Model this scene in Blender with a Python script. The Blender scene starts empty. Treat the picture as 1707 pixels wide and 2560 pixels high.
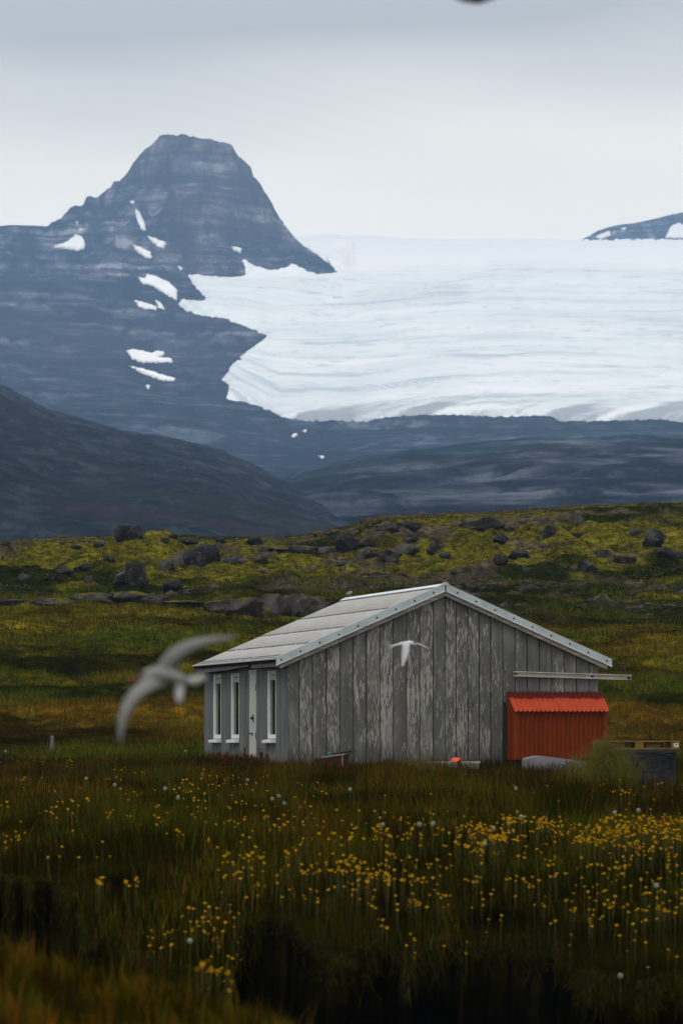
import bpy, bmesh, math, random
import numpy as np
from mathutils import Vector, Matrix
from mathutils.bvhtree import BVHTree

random.seed(7)
RNG = np.random.default_rng(11)
SC = bpy.context.scene
COL = SC.collection

# ------------------------------------------------------------------ camera
F = 10266.0                      # focal length in photograph pixels (1707 x 2560)
PITCH = math.atan(564.4 / F)
CP, SP = math.cos(PITCH), math.sin(PITCH)
ZC = 0.62                        # camera height above the barn's ground
cam = bpy.data.cameras.new('camera')
cam.sensor_fit = 'VERTICAL'
cam.sensor_height = 36.0
cam.sensor_width = 24.0
cam.lens = F / 2560.0 * 36.0
cam.clip_start = 0.5
cam.clip_end = 80000
cam.dof.use_dof = True
cam.dof.focus_distance = 104.0
cam.dof.aperture_fstop = 3.8
camo = bpy.data.objects.new('camera', cam)
COL.objects.link(camo)
camo.location = (0, 0, ZC)
camo.rotation_euler = (math.pi / 2 + PITCH, 0, 0)
SC.camera = camo

# ------------------------------------------------------------------ world, sun, exposure
W = bpy.data.worlds.new('World')
SC.world = W
W.use_nodes = True
nt = W.node_tree
nt.nodes.clear()
out = nt.nodes.new('ShaderNodeOutputWorld')
bg = nt.nodes.new('ShaderNodeBackground')
bg.inputs['Strength'].default_value = 0.1
sky = nt.nodes.new('ShaderNodeTexSky')
sky.sky_type = 'NISHITA'
sky.sun_disc = False
sky.sun_elevation = math.radians(52)
sky.sun_rotation = math.radians(205)
sky.air_density = 1.2
sky.dust_density = 2.0
tc = nt.nodes.new('ShaderNodeNewGeometry')
sep = nt.nodes.new('ShaderNodeSeparateXYZ')
nt.links.new(tc.outputs['Position'], sep.inputs[0])
asin = nt.nodes.new('ShaderNodeMath'); asin.operation = 'ARCSINE'
nt.links.new(sep.outputs['Z'], asin.inputs[0])
# thin uneven edge between the bright gap over the ice cap and the grey cloud deck
mp = nt.nodes.new('ShaderNodeMapping'); mp.inputs['Scale'].default_value = (6, 6, 26)
nt.links.new(tc.outputs['Position'], mp.inputs[0])
nz = nt.nodes.new('ShaderNodeTexNoise'); nz.inputs['Scale'].default_value = 1.0
nz.inputs['Detail'].default_value = 1.5; nz.inputs['Roughness'].default_value = 0.5
nt.links.new(mp.outputs[0], nz.inputs['Vector'])
ns = nt.nodes.new('ShaderNodeMath'); ns.operation = 'MULTIPLY_ADD'
ns.inputs[1].default_value = 0.05; ns.inputs[2].default_value = -0.025
nt.links.new(nz.outputs['Fac'], ns.inputs[0])
ad = nt.nodes.new('ShaderNodeMath'); ad.operation = 'ADD'
nt.links.new(asin.outputs[0], ad.inputs[0]); nt.links.new(ns.outputs[0], ad.inputs[1])
mr = nt.nodes.new('ShaderNodeMapRange')
mr.inputs['From Min'].default_value = 0.0; mr.inputs['From Max'].default_value = math.pi / 2
nt.links.new(ad.outputs[0], mr.inputs['Value'])
cr = nt.nodes.new('ShaderNodeValToRGB')
nt.links.new(mr.outputs[0], cr.inputs[0])
els = cr.color_ramp.elements
def deg(d): return d / 90.0
SKY = [(0, (17.4, 16.3, 14.2)), (5.6, (17.4, 16.3, 14.2)), (6.9, (17.6, 16.4, 14.0)), (8.0, (16.2, 14.9, 12.4)), (9.0, (11.8, 11.0, 9.5)), (10.2, (7.2, 6.8, 6.0)), (15, (8.0, 8.1, 8.1)), (40, (12.2, 12.5, 12.7)), (90, (14.8, 15.0, 15.1))]
while len(els) < len(SKY): els.new(0.5)
for e, (d, c) in zip(els, SKY):
    e.position = deg(d); e.color = (c[0] / 30, c[1] / 30, c[2] / 30, 1)
sc10 = nt.nodes.new('ShaderNodeVectorMath'); sc10.operation = 'SCALE'
sc10.inputs['Scale'].default_value = 30.0
nt.links.new(cr.outputs['Color'], sc10.inputs[0])
mix = nt.nodes.new('ShaderNodeMix'); mix.data_type = 'RGBA'
mix.inputs['Factor'].default_value = 0.94       # almost closed overcast over the clear-sky model
nt.links.new(sky.outputs[0], mix.inputs['A'])
nt.links.new(sc10.outputs[0], mix.inputs['B'])
nt.links.new(mix.outputs['Result'], bg.inputs['Color'])
nt.links.new(bg.outputs[0], out.inputs[0])

sun = bpy.data.lights.new('sun', 'SUN')
sun.energy = 1.3
sun.angle = math.radians(12)
sun.color = (1.0, 0.97, 0.92)
suno = bpy.data.objects.new('sun', sun)
COL.objects.link(suno)
suno.location = (-60, -20, 120)
SUND = Vector((-0.30, -0.45, 0.84)).normalized()      # direction towards the sun
suno.rotation_euler = SUND.to_track_quat('Z', 'Y').to_euler()

SC.view_settings.view_transform = 'Standard'
SC.view_settings.look = 'None'
SC.view_settings.exposure = 0.0
SC.view_settings.gamma = 1.0
SC.view_settings.use_curve_mapping = False
SC.cycles.use_denoising = True
SC.cycles.max_bounces = 6
SC.cycles.volume_bounces = 0
SC.cycles.transparent_max_bounces = 6

# ------------------------------------------------------------------ pixel geometry
def ray(x, y):
    """direction of photograph pixel (x, y), scaled so that its world Y is 1"""
    v = 1280.0 - y
    d = np.array([x - 853.5, F * CP - v * SP, F * SP + v * CP])
    return d / d[1]
def zrow(y, Y):
    v = 1280.0 - np.asarray(y, float)
    return ZC + (F * SP + v * CP) / (F * CP - v * SP) * Y
def colX(x, Y):
    return (np.asarray(x, float) - 853.5) / (F / CP) * Y      # column at the horizon row
def at(x, y, Y):
    r = ray(x, y)
    return Vector((r[0] * Y, Y, ZC + r[2] * Y))

# ------------------------------------------------------------------ noise (numpy)
def _h(ix, iy, iz, seed):
    n = (ix.astype(np.int64) * 374761393 + iy.astype(np.int64) * 668265263 + iz.astype(np.int64) * 2147483647 + seed * 1274126177) & 0xFFFFFFFF
    n = ((n ^ (n >> 13)) * 1274126177) & 0xFFFFFFFF
    n = (n ^ (n >> 16)) & 0xFFFFFFFF
    n = (n * 2246822519) & 0xFFFFFFFF
    n = n ^ (n >> 15)
    return (n & 0xFFFFFF).astype(float) / 0xFFFFFF
def vn(x, y, z=0.0, seed=0):
    x, y, z = np.broadcast_arrays(np.asarray(x, float), np.asarray(y, float), np.asarray(z, float))
    ix, iy, iz = np.floor(x), np.floor(y), np.floor(z)
    fx, fy, fz = x - ix, y - iy, z - iz
    fx = fx * fx * fx * (fx * (fx * 6 - 15) + 10); fy = fy * fy * fy * (fy * (fy * 6 - 15) + 10); fz = fz * fz * fz * (fz * (fz * 6 - 15) + 10)
    def g(a, b, c): return _h(ix + a, iy + b, iz + c, seed)
    if np.all(z == 0):
        a = g(0, 0, 0) * (1 - fx) + g(1, 0, 0) * fx
        b = g(0, 1, 0) * (1 - fx) + g(1, 1, 0) * fx
        return (a * (1 - fy) + b * fy) * 2 - 1
    r = 0
    for c in (0, 1):
        a = g(0, 0, c) * (1 - fx) + g(1, 0, c) * fx
        b = g(0, 1, c) * (1 - fx) + g(1, 1, c) * fx
        r = r + (a * (1 - fy) + b * fy) * (fz if c else 1 - fz)
    return r * 2 - 1
def fbm(x, y, z=0.0, seed=0, o=4, gain=0.5):
    r, a, t = 0, 1.0, 0
    for i in range(o):
        k = 2.03 ** i
        r = r + a * vn(np.asarray(x) * k + 17.3 * i, np.asarray(y) * k - 9.1 * i, np.asarray(z) * k, seed + i)
        t += a; a *= gain
    return r / t
def sstep(a, b, x):
    t = np.clip((np.asarray(x, float) - a) / (b - a), 0, 1)
    return t * t * (3 - 2 * t)

# ------------------------------------------------------------------ mesh helpers
def np_mesh(name, verts, quads=None, tris=None, mats=(), smooth=True, col=None, extra=None, matidx=None):
    me = bpy.data.meshes.new(name)
    verts = np.asarray(verts, np.float32)
    nq = 0 if quads is None else len(quads)
    nt_ = 0 if tris is None else len(tris)
    me.vertices.add(len(verts)); me.vertices.foreach_set('co', verts.ravel())
    loops = []
    if nq: loops.append(np.asarray(quads, np.int32).ravel())
    if nt_: loops.append(np.asarray(tris, np.int32).ravel())
    lp = np.concatenate(loops)
    me.loops.add(len(lp)); me.loops.foreach_set('vertex_index', lp)
    me.polygons.add(nq + nt_)
    st = np.concatenate([np.arange(nq) * 4, nq * 4 + np.arange(nt_) * 3]).astype(np.int32)
    me.polygons.foreach_set('loop_start', st)
    me.polygons.foreach_set('use_smooth', np.full(nq + nt_, smooth, bool))
    for m in mats: me.materials.append(m)
    if matidx is not None: me.polygons.foreach_set('material_index', np.asarray(matidx, np.int32))
    me.update(calc_edges=True)
    if col is not None:
        a = me.attributes.new('col', 'FLOAT_COLOR', 'POINT')
        c = np.ones((len(verts), 4), np.float32); c[:, :3] = col
        a.data.foreach_set('color', c.ravel())
    for k, v in (extra or {}).items():
        a = me.attributes.new(k, 'FLOAT', 'POINT'); a.data.foreach_set('value', np.asarray(v, np.float32))
    return me
def grid_quads(nr, nc):
    i = np.arange(nr - 1)[:, None] * nc + np.arange(nc - 1)[None, :]
    i = i.ravel()
    return np.stack([i, i + 1, i + nc + 1, i + nc], 1)
def link(name, me, parent=None, loc=None, rot=None):
    o = bpy.data.objects.new(name, me)
    COL.objects.link(o)
    if parent is not None: o.parent = parent
    if loc is not None: o.location = loc
    if rot is not None: o.rotation_euler = rot
    return o
def tag(o, label=None, cat=None, group=None, kind=None):
    if label: o['label'] = label
    if cat: o['category'] = cat
    if group: o['group'] = group
    if kind: o['kind'] = kind
    return o
def empty(name, loc=(0, 0, 0), rz=0.0):
    o = bpy.data.objects.new(name, None)
    COL.objects.link(o)
    o.location = loc; o.rotation_euler = (0, 0, rz)
    o.empty_display_size = 0.2
    return o
def bm_obj(name, bm, mats, parent=None, smooth=False, loc=None, rot=None):
    me = bpy.data.meshes.new(name)
    bm.normal_update()
    bm.to_mesh(me); bm.free()
    for m in (mats if isinstance(mats, (list, tuple)) else [mats]): me.materials.append(m)
    if smooth:
        me.polygons.foreach_set('use_smooth', np.ones(len(me.polygons), bool))
    return link(name, me, parent, loc, rot)
def add_box(bm, x0, x1, y0, y1, z0, z1, M=None, mi=0):
    v = [bm.verts.new(p) for p in ((x0, y0, z0), (x1, y0, z0), (x1, y1, z0), (x0, y1, z0), (x0, y0, z1), (x1, y0, z1), (x1, y1, z1), (x0, y1, z1))]
    fs = []
    for q in ((0, 3, 2, 1), (4, 5, 6, 7), (0, 1, 5, 4), (1, 2, 6, 5), (2, 3, 7, 6), (3, 0, 4, 7)):
        f = bm.faces.new([v[k] for k in q]); f.material_index = mi; fs.append(f)
    if M is not None:
        for w in v: w.co = M @ w.co
    return v
def box_obj(name, dims, mat, parent, bevel=0.0, M=None):
    bm = bmesh.new()
    add_box(bm, *dims, M=M)
    if bevel:
        bmesh.ops.bevel(bm, geom=bm.edges[:], offset=bevel, segments=2, affect='EDGES', profile=0.6)
    return bm_obj(name, bm, mat, parent)
def prism(bm, poly, y0, y1, mi=0):
    """poly = list of (x, z); extruded from y0 (front) to y1 (back)"""
    a = [bm.verts.new((p[0], y0, p[1])) for p in poly]
    b = [bm.verts.new((p[0], y1, p[1])) for p in poly]
    n = len(poly)
    fs = [bm.faces.new(a), bm.faces.new(b[::-1])]
    for i in range(n):
        j = (i + 1) % n
        fs.append(bm.faces.new([a[j], a[i], b[i], b[j]]))
    for f in fs: f.material_index = mi
    bmesh.ops.recalc_face_normals(bm, faces=fs)
def loft(bm, rings, closed_ends=True, mi=0):
    """rings: list of lists of points, all the same length, each a closed loop"""
    vr = [[bm.verts.new(p) for p in r] for r in rings]
    n = len(rings[0]); fs = []
    for a, b in zip(vr[:-1], vr[1:]):
        for i in range(n):
            j = (i + 1) % n
            fs.append(bm.faces.new([a[i], a[j], b[j], b[i]]))
    if closed_ends:
        fs.append(bm.faces.new(vr[0][::-1])); fs.append(bm.faces.new(vr[-1]))
    for f in fs: f.material_index = mi; f.smooth = True
    bmesh.ops.recalc_face_normals(bm, faces=fs)

# ------------------------------------------------------------------ materials
def new_mat(name):
    m = bpy.data.materials.new(name)
    m.use_nodes = True
    n = m.node_tree.nodes
    return m, m.node_tree, n['Principled BSDF']
def setp(p, rough=0.8, spec=0.2, metal=0.0, color=None):
    p.inputs['Roughness'].default_value = rough
    p.inputs['Specular IOR Level'].default_value = spec
    p.inputs['Metallic'].default_value = metal
    if color: p.inputs['Base Color'].default_value = (*color, 1)
class N:
    """tiny node-graph helper"""
    def __init__(s, tree): s.t = tree
    def new(s, typ, **kw):
        n = s.t.nodes.new(typ)
        for k, v in kw.items(): setattr(n, k, v)
        return n
    def l(s, a, b): s.t.links.new(a, b)
    def coord(s, kind='Object', scale=(1, 1, 1), rnd=False):
        tc = s.new('ShaderNodeTexCoord')
        v = tc.outputs[kind]
        if rnd:
            oi = s.new('ShaderNodeObjectInfo')
            c = s.new('ShaderNodeCombineXYZ'); m = s.new('ShaderNodeMath', operation='MULTIPLY'); m.inputs[1].default_value = 61.0
            s.l(oi.outputs['Random'], m.inputs[0])
            for i in range(3): s.l(m.outputs[0], c.inputs[i])
            a = s.new('ShaderNodeVectorMath', operation='ADD')
            s.l(v, a.inputs[0]); s.l(c.outputs[0], a.inputs[1]); v = a.outputs[0]
        mp = s.new('ShaderNodeMapping'); mp.inputs['Scale'].default_value = scale
        s.l(v, mp.inputs[0])
        return mp.outputs[0]
    def pos(s, scale=(1, 1, 1)):
        g = s.new('ShaderNodeNewGeometry')
        mp = s.new('ShaderNodeMapping'); mp.inputs['Scale'].default_value = scale
        s.l(g.outputs['Position'], mp.inputs[0])
        return mp.outputs[0]
    def noise(s, vec, scale=1.0, detail=4, rough=0.55, dist=0.0):
        n = s.new('ShaderNodeTexNoise')
        n.inputs['Scale'].default_value = scale; n.inputs['Detail'].default_value = detail
        n.inputs['Roughness'].default_value = rough; n.inputs['Distortion'].default_value = dist
        s.l(vec, n.inputs['Vector'])
        return n.outputs['Fac']
    def ramp(s, fac, stops):
        r = s.new('ShaderNodeValToRGB')
        e = r.color_ramp.elements
        while len(e) < len(stops): e.new(0.5)
        for q, (p, c) in zip(e, stops):
            q.position = p; q.color = (*c, 1) if len(c) == 3 else c
        s.l(fac, r.inputs[0])
        return r.outputs['Color']
    def step(s, fac, a, b):
        m = s.new('ShaderNodeMapRange'); m.interpolation_type = 'SMOOTHSTEP'
        m.inputs['From Min'].default_value = a; m.inputs['From Max'].default_value = b
        s.l(fac, m.inputs['Value']); return m.outputs[0]
    def mix(s, fac, a, b, mode='MIX'):
        m = s.new('ShaderNodeMix', data_type='RGBA', blend_type=mode)
        for k, v in (('Factor', fac), ('A', a), ('B', b)):
            i = m.inputs[k]
            if hasattr(v, 'is_linked') or hasattr(v, 'links'): s.l(v, i)
            elif isinstance(v, (int, float)): i.default_value = v
            else: i.default_value = (*v, 1)
        return m.outputs['Result']
    def math(s, op, a, b=0.0):
        m = s.new('ShaderNodeMath', operation=op)
        for i, v in enumerate((a, b)):
            if isinstance(v, (int, float)): m.inputs[i].default_value = v
            else: s.l(v, m.inputs[i])
        return m.outputs[0]
    def attr(s, name):
        a = s.new('ShaderNodeAttribute'); a.attribute_name = name
        return a
    def bump(s, h, strength=0.3, dist=0.02, p=None):
        b = s.new('ShaderNodeBump'); b.inputs['Strength'].default_value = strength; b.inputs['Distance'].default_value = dist
        s.l(h, b.inputs['Height'])
        if p is not None: s.l(b.outputs[0], p.inputs['Normal'])
        return b.outputs[0]

def simple_mat(name, color, rough=0.7, spec=0.3, metal=0.0, var=0.25, scale=8.0, bump=0.0, dark=None):
    m, t, p = new_mat(name); setp(p, rough, spec, metal); g = N(t)
    f = g.noise(g.coord('Object', rnd=True), scale, 5, 0.6)
    lo = tuple(c * (1 - var) for c in color) if dark is None else dark
    hi = tuple(min(1, c * (1 + var)) for c in color)
    g.l(g.ramp(f, [(0.3, lo), (0.55, color), (0.75, hi)]), p.inputs['Base Color'])
    if bump: g.bump(f, bump, 0.01, p)
    return m

def make_materials():
    M = {}
    # gable boards: grey paint flaking off in vertical slivers, bare silvered wood below, knots
    m, t, p = new_mat('peeling_boards'); setp(p, 0.85, 0.15); g = N(t)
    v = g.coord('Object', (1, 1, 1), rnd=True)
    def sc(x, y, z):
        mp = g.new('ShaderNodeMapping'); mp.inputs['Scale'].default_value = (x, y, z); g.l(v, mp.inputs[0]); return mp.outputs[0]
    flake = g.noise(sc(30, 30, 4.2), 1.0, 5, 0.62, 0.4)
    patch = g.noise(sc(2.2, 2.2, 1.1), 1.0, 3, 0.5)
    oi = g.new('ShaderNodeObjectInfo')
    th = g.math('MULTIPLY_ADD', oi.outputs['Random'], 0.10)
    t2 = g.math('ADD', flake, g.math('MULTIPLY', g.math('SUBTRACT', patch, 0.5), 0.38))
    t3 = g.math('ADD', t2, g.math('MULTIPLY', g.math('SUBTRACT', oi.outputs['Random'], 0.5), 0.14))
    tcx = g.new('ShaderNodeTexCoord'); spx = g.new('ShaderNodeSeparateXYZ'); g.l(tcx.outputs['Object'], spx.inputs[0])
    t3 = g.math('SUBTRACT', t3, g.math('MULTIPLY', g.step(spx.outputs['X'], 0.9, 1.6), 0.045))       # the boards behind the rail keep more paint
    t3 = g.math('SUBTRACT', t3, g.math('MULTIPLY', g.step(spx.outputs['X'], -1.2, -2.6), 0.02))
    bare = g.step(t3, 0.545, 0.585)
    grain = g.noise(sc(60, 60, 1.5), 1.0, 4, 0.6)
    paint = g.ramp(grain, [(0.3, (0.050, 0.050, 0.046)), (0.7, (0.088, 0.088, 0.080))])
    tone = g.noise(sc(3, 3, 0.7), 1.0, 4, 0.6)
    paint = g.mix(g.step(tone, 0.4, 0.75), paint, (0.13, 0.13, 0.123))
    wood = g.ramp(grain, [(0.25, (0.165, 0.158, 0.143)), (0.75, (0.275, 0.26, 0.235))])
    wood = g.mix(g.step(g.noise(sc(1.3, 1.3, 0.8), 1.0, 2, 0.5), 0.58, 0.75), wood, (0.27, 0.235, 0.20))
    c = g.mix(bare, paint, wood)
    vor = g.new('ShaderNodeTexVoronoi'); vor.inputs['Scale'].default_value = 1.0
    g.l(sc(4.5, 4.5, 1.6), vor.inputs['Vector'])
    knot = g.step(vor.outputs['Distance'], 0.16, 0.06)
    c = g.mix(g.math('MULTIPLY', knot, 0.75), c, (0.035, 0.033, 0.03))
    damp = g.step(g.math('ADD', spx.outputs['Z'], g.math('MULTIPLY', g.noise(sc(5, 5, 1.2), 1.0, 3, 0.5), -0.7)), 0.25, -0.25)
    c = g.mix(g.math('MULTIPLY', damp, 0.6), c, (0.045, 0.043, 0.034))
    nail = g.new('ShaderNodeTexVoronoi'); nail.inputs['Scale'].default_value = 1.0; nail.inputs['Randomness'].default_value = 0.15
    g.l(sc(7, 7, 1.1), nail.inputs['Vector'])
    c = g.mix(g.step(nail.outputs['Distance'], 0.055, 0.035), c, (0.02, 0.016, 0.013))
    g.l(c, p.inputs['Base Color'])
    g.bump(g.math('ADD', g.math('MULTIPLY', bare, -0.6), grain), 0.35, 0.006, p)
    M['gable'] = m
    # side boards: plain silver-grey
    m, t, p = new_mat('silvered_boards'); setp(p, 0.9, 0.1); g = N(t)
    v = g.coord('Object', (30, 30, 1.0), rnd=True)
    a = g.noise(v, 1.0, 5, 0.65)
    b = g.noise(g.coord('Object', (3, 3, 0.6), rnd=True), 1.0, 3, 0.5)
    c = g.ramp(a, [(0.25, (0.045, 0.047, 0.048)), (0.5, (0.10, 0.102, 0.103)), (0.8, (0.18, 0.18, 0.177))])
    c = g.mix(g.step(b, 0.55, 0.75), c, (0.16, 0.14, 0.115))
    g.l(c, p.inputs['Base Color']); g.bump(a, 0.4, 0.006, p)
    M['side'] = m
    M['dark_wood'] = simple_mat('dark_backing', (0.012, 0.012, 0.011), 0.95, 0.05)
    M['fascia'] = simple_mat('fascia_wood', (0.11, 0.107, 0.10), 0.85, 0.15, var=0.35, scale=5)
    # barge boards: grey brown with bare streaks
    m, t, p = new_mat('barge_wood'); setp(p, 0.85, 0.1); g = N(t)
    a = g.noise(g.coord('Object', (1.2, 8, 14), rnd=True), 1.0, 5, 0.6)
    g.l(g.ramp(a, [(0.3, (0.085, 0.08, 0.073)), (0.5, (0.155, 0.148, 0.134)), (0.7, (0.28, 0.25, 0.215))]), p.inputs['Base Color'])
    M['barge'] = m
    # galvanised roof, dulled and a little warm, faint streaks down the slope
    m, t, p = new_mat('weathered_roof_sheet'); setp(p, 0.62, 0.35, 0.0); g = N(t)
    a = g.noise(g.coord('Object', (5, 1.1, 5), rnd=True), 1.0, 5, 0.6)
    c = g.ramp(a, [(0.28, (0.255, 0.245, 0.225)), (0.55, (0.298, 0.288, 0.268)), (0.75, (0.335, 0.325, 0.308))])
    sp = g.noise(g.coord('Object', (7, 9, 7)), 1.0, 2, 0.5)
    c = g.mix(g.math('MULTIPLY', g.step(sp, 0.70, 0.76), 0.6), c, (0.46, 0.46, 0.45))
    g.l(c, p.inputs['Base Color'])
    M['roof'] = m
    m, t, p = new_mat('galvanised_flashing'); setp(p, 0.45, 0.5, 0.25); g = N(t)
    a = g.noise(g.coord('Object', (2.5, 2.5, 2.5), rnd=True), 1.0, 4, 0.5)
    g.l(g.ramp(a, [(0.3, (0.26, 0.31, 0.33)), (0.7, (0.35, 0.40, 0.42))]), p.inputs['Base Color'])
    M['flash'] = m
    M['lip'] = simple_mat('bright_metal_lip', (0.50, 0.52, 0.53), 0.5, 0.4)
    M['screw'] = simple_mat('dark_screw_and_gap', (0.03, 0.03, 0.03), 0.6, 0.3)
    M['white_paint'] = simple_mat('white_window_paint', (0.55, 0.58, 0.58), 0.6, 0.3, var=0.1, scale=10)
    M['louver'] = simple_mat('louver_paint', (0.33, 0.35, 0.32), 0.7, 0.2, var=0.15)
    m, t, p = new_mat('cream_door_paint'); setp(p, 0.7, 0.2); g = N(t)
    a = g.noise(g.coord('Object', (10, 10, 1.5)), 1.0, 4, 0.5)
    b = g.noise(g.coord('Object', (9, 9, 7)), 1.0, 3, 0.5)
    c = g.ramp(a, [(0.3, (0.30, 0.30, 0.265)), (0.7, (0.38, 0.38, 0.34))])
    c = g.mix(g.step(b, 0.70, 0.73), c, (0.16, 0.15, 0.13))
    g.l(c, p.inputs['Base Color']); M['door'] = m
    m, t, p = new_mat('window_glass'); setp(p, 0.05, 0.5, color=(0.014, 0.020, 0.004))  # greenish base colour imitates the reflected field
    p.inputs['IOR'].default_value = 1.45
    M['glass'] = m
    M['rail'] = simple_mat('rail_paint', (0.30, 0.30, 0.27), 0.7, 0.25, var=0.2, scale=4)
    M['black'] = simple_mat('black_iron', (0.014, 0.014, 0.014), 0.7, 0.2)
    # red corrugated iron
    def red(name, base, stain_z=None):
        m, t, p = new_mat(name); setp(p, 0.8, 0.06); g = N(t)
        a = g.noise(g.coord('Object', (6, 6, 2)), 1.0, 5, 0.6)
        c = g.ramp(a, [(0.3, tuple(q * 0.78 for q in base)), (0.55, base), (0.75, tuple(q * 1.15 for q in base))])
        s = g.noise(g.coord('Object', (16, 16, 9)), 1.0, 3, 0.5)
        c = g.mix(g.step(s, 0.72, 0.76), c, (0.24, 0.17, 0.15))
        if stain_z:
            tc = g.new('ShaderNodeTexCoord'); sp = g.new('ShaderNodeSeparateXYZ'); g.l(tc.outputs['Object'], sp.inputs[0])
            w = g.noise(g.coord('Object', (9, 1, 1)), 1.0, 4, 0.6)
            zz = g.math('ADD', sp.outputs['Z'], g.math('MULTIPLY', g.math('SUBTRACT', w, 0.5), 0.16))
            c = g.mix(g.step(zz, stain_z - 0.02, stain_z + 0.02), c, (0.085, 0.012, 0.006))
        g.l(c, p.inputs['Base Color'])
        return m
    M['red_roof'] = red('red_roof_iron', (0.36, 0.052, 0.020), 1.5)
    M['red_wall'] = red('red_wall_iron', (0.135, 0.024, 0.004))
    M['concrete'] = simple_mat('grey_tub_plastic', (0.155, 0.155, 0.16), 0.75, 0.1, var=0.22, scale=4)
    M['blue'] = simple_mat('blue_marking_paint', (0.02, 0.09, 0.28), 0.6, 0.2)
    M['rust'] = simple_mat('rusty_iron', (0.055, 0.022, 0.012), 0.9, 0.1, var=0.5, scale=9)
    M['green'] = simple_mat('green_plastic', (0.02, 0.085, 0.065), 0.5, 0.3)
    M['pale'] = simple_mat('pale_box_plastic', (0.26, 0.245, 0.20), 0.7, 0.2)
    M['orange'] = simple_mat('orange_buoy', (0.70, 0.075, 0.035), 0.5, 0.3, var=0.06)
    M['pallet'] = simple_mat('pallet_wood', (0.17, 0.098, 0.018), 0.85, 0.1, var=0.35, scale=6)
    M['pallet_grey'] = simple_mat('pallet_grey_wood', (0.16, 0.14, 0.11), 0.85, 0.1, var=0.25, scale=6)
    m, t, p = new_mat('black_plastic_sheet'); setp(p, 0.5, 0.12, color=(0.009, 0.012, 0.015)); g = N(t)
    g.bump(g.noise(g.coord('Object', (1, 1, 2.5)), 5, 4, 0.55, 0.8), 0.6, 0.06, p)
    M['tarp'] = m
    M['post'] = simple_mat('grey_post_wood', (0.12, 0.12, 0.10), 0.9, 0.1, var=0.35, scale=14)
    # boulders
    m, t, p = new_mat('basalt_boulder'); setp(p, 0.95, 0.1); g = N(t)
    v = g.coord('Object', (1, 1, 1), rnd=True)
    a = g.noise(v, 1.6, 8, 0.65)
    c = g.ramp(a, [(0.3, (0.003, 0.003, 0.0028)), (0.5, (0.013, 0.0125, 0.012)), (0.70, (0.048, 0.046, 0.041))])
    l = g.noise(v, 3.5, 5, 0.6)
    c = g.mix(g.step(l, 0.60, 0.68), c, (0.075, 0.072, 0.062))
    oi = g.new('ShaderNodeObjectInfo')
    k = g.new('ShaderNodeHueSaturation'); k.inputs['Saturation'].default_value = 1.0
    g.l(g.math('MULTIPLY_ADD', oi.outputs['Random'], 0.6), k.inputs['Value'])
    k.inputs['Value'].default_value = 1.0
    vv = g.new('ShaderNodeMath', operation='MULTIPLY_ADD'); vv.inputs[1].default_value = 0.7; vv.inputs[2].default_value = 0.75
    g.l(oi.outputs['Random'], vv.inputs[0]); g.l(vv.outputs[0], k.inputs['Value'])
    g.l(c, k.inputs['Color']); g.l(k.outputs[0], p.inputs['Base Color'])
    g.bump(a, 0.45, 0.10, p)
    M['rock'] = m
    # outcrops: grey rock with yellow lichen and moss tufts on top
    m, t, p = new_mat('mossy_outcrop'); setp(p, 0.95, 0.1); g = N(t)
    v = g.coord('Object', (1, 1, 1), rnd=True)
    a = g.noise(v, 0.9, 9, 0.68)
    c = g.ramp(a, [(0.3, (0.006, 0.0055, 0.005)), (0.5, (0.028, 0.025, 0.022)), (0.68, (0.085, 0.076, 0.065))])
    geo = g.new('ShaderNodeNewGeometry'); sp = g.new('ShaderNodeSeparateXYZ'); g.l(geo.outputs['Normal'], sp.inputs[0])
    l = g.noise(v, 1.3, 4, 0.55)
    mossm = g.math('ADD', g.math('MULTIPLY', sp.outputs['Z'], 0.25), l)
    c = g.mix(g.step(mossm, 0.70, 0.76), c, (0.070, 0.055, 0.005))
    li = g.noise(v, 2.6, 4, 0.6)
    c = g.mix(g.step(li, 0.645, 0.68), c, (0.11, 0.065, 0.014))
    g.l(c, p.inputs['Base Color']); g.bump(a, 0.8, 0.3, p)
    M['outcrop'] = m
    # ground: colour of each spot carried by the mesh, fine mottling here
    m, t, p = new_mat('turf_ground'); setp(p, 1.0, 0.0); g = N(t)
    col = g.attr('col').outputs['Color']
    a = g.noise(g.pos((1, 0.55, 1.6)), 2.2, 7, 0.68)
    a2 = g.noise(g.pos((1, 0.4, 1)), 0.45, 4, 0.6)
    k = g.ramp(a, [(0.32, (0.12, 0.13, 0.12)), (0.5, (0.9, 0.9, 0.9)), (0.68, (2.2, 2.1, 1.8))])
    k2 = g.ramp(a2, [(0.3, (0.6, 0.62, 0.6)), (0.7, (1.35, 1.3, 1.25))])
    c = g.mix(1.0, g.mix(1.0, col, k, 'MULTIPLY'), k2, 'MULTIPLY')
    g.l(c, p.inputs['Base Color'])
    gm = g.attr('bumpy').outputs['Fac']
    b = g.new('ShaderNodeBump'); b.inputs['Distance'].default_value = 0.35; g.l(a, b.inputs['Height']); g.l(gm, b.inputs['Strength']); g.l(b.outputs[0], p.inputs['Normal'])
    M['turf'] = m
    m, t, p = new_mat('grass_blades'); setp(p, 1.0, 0.0); g = N(t)
    g.l(g.attr('col').outputs['Color'], p.inputs['Base Color'])
    M['grass'] = m
    # far rock
    m, t, p = new_mat('far_mountain_rock'); setp(p, 1.0, 0.0); g = N(t)
    a = g.noise(g.pos((0.009, 0.005, 0.012)), 1.0, 10, 0.72)
    c = g.ramp(a, [(0.40, (0.008, 0.016, 0.032)), (0.5, (0.092, 0.113, 0.150)), (0.60, (0.29, 0.30, 0.335))])  # blue tint puts part of the distance haze into the rock colour
    gu = g.noise(g.pos((0.028, 0.006, 0.005)), 1.0, 6, 0.65, 0.4)
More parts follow.
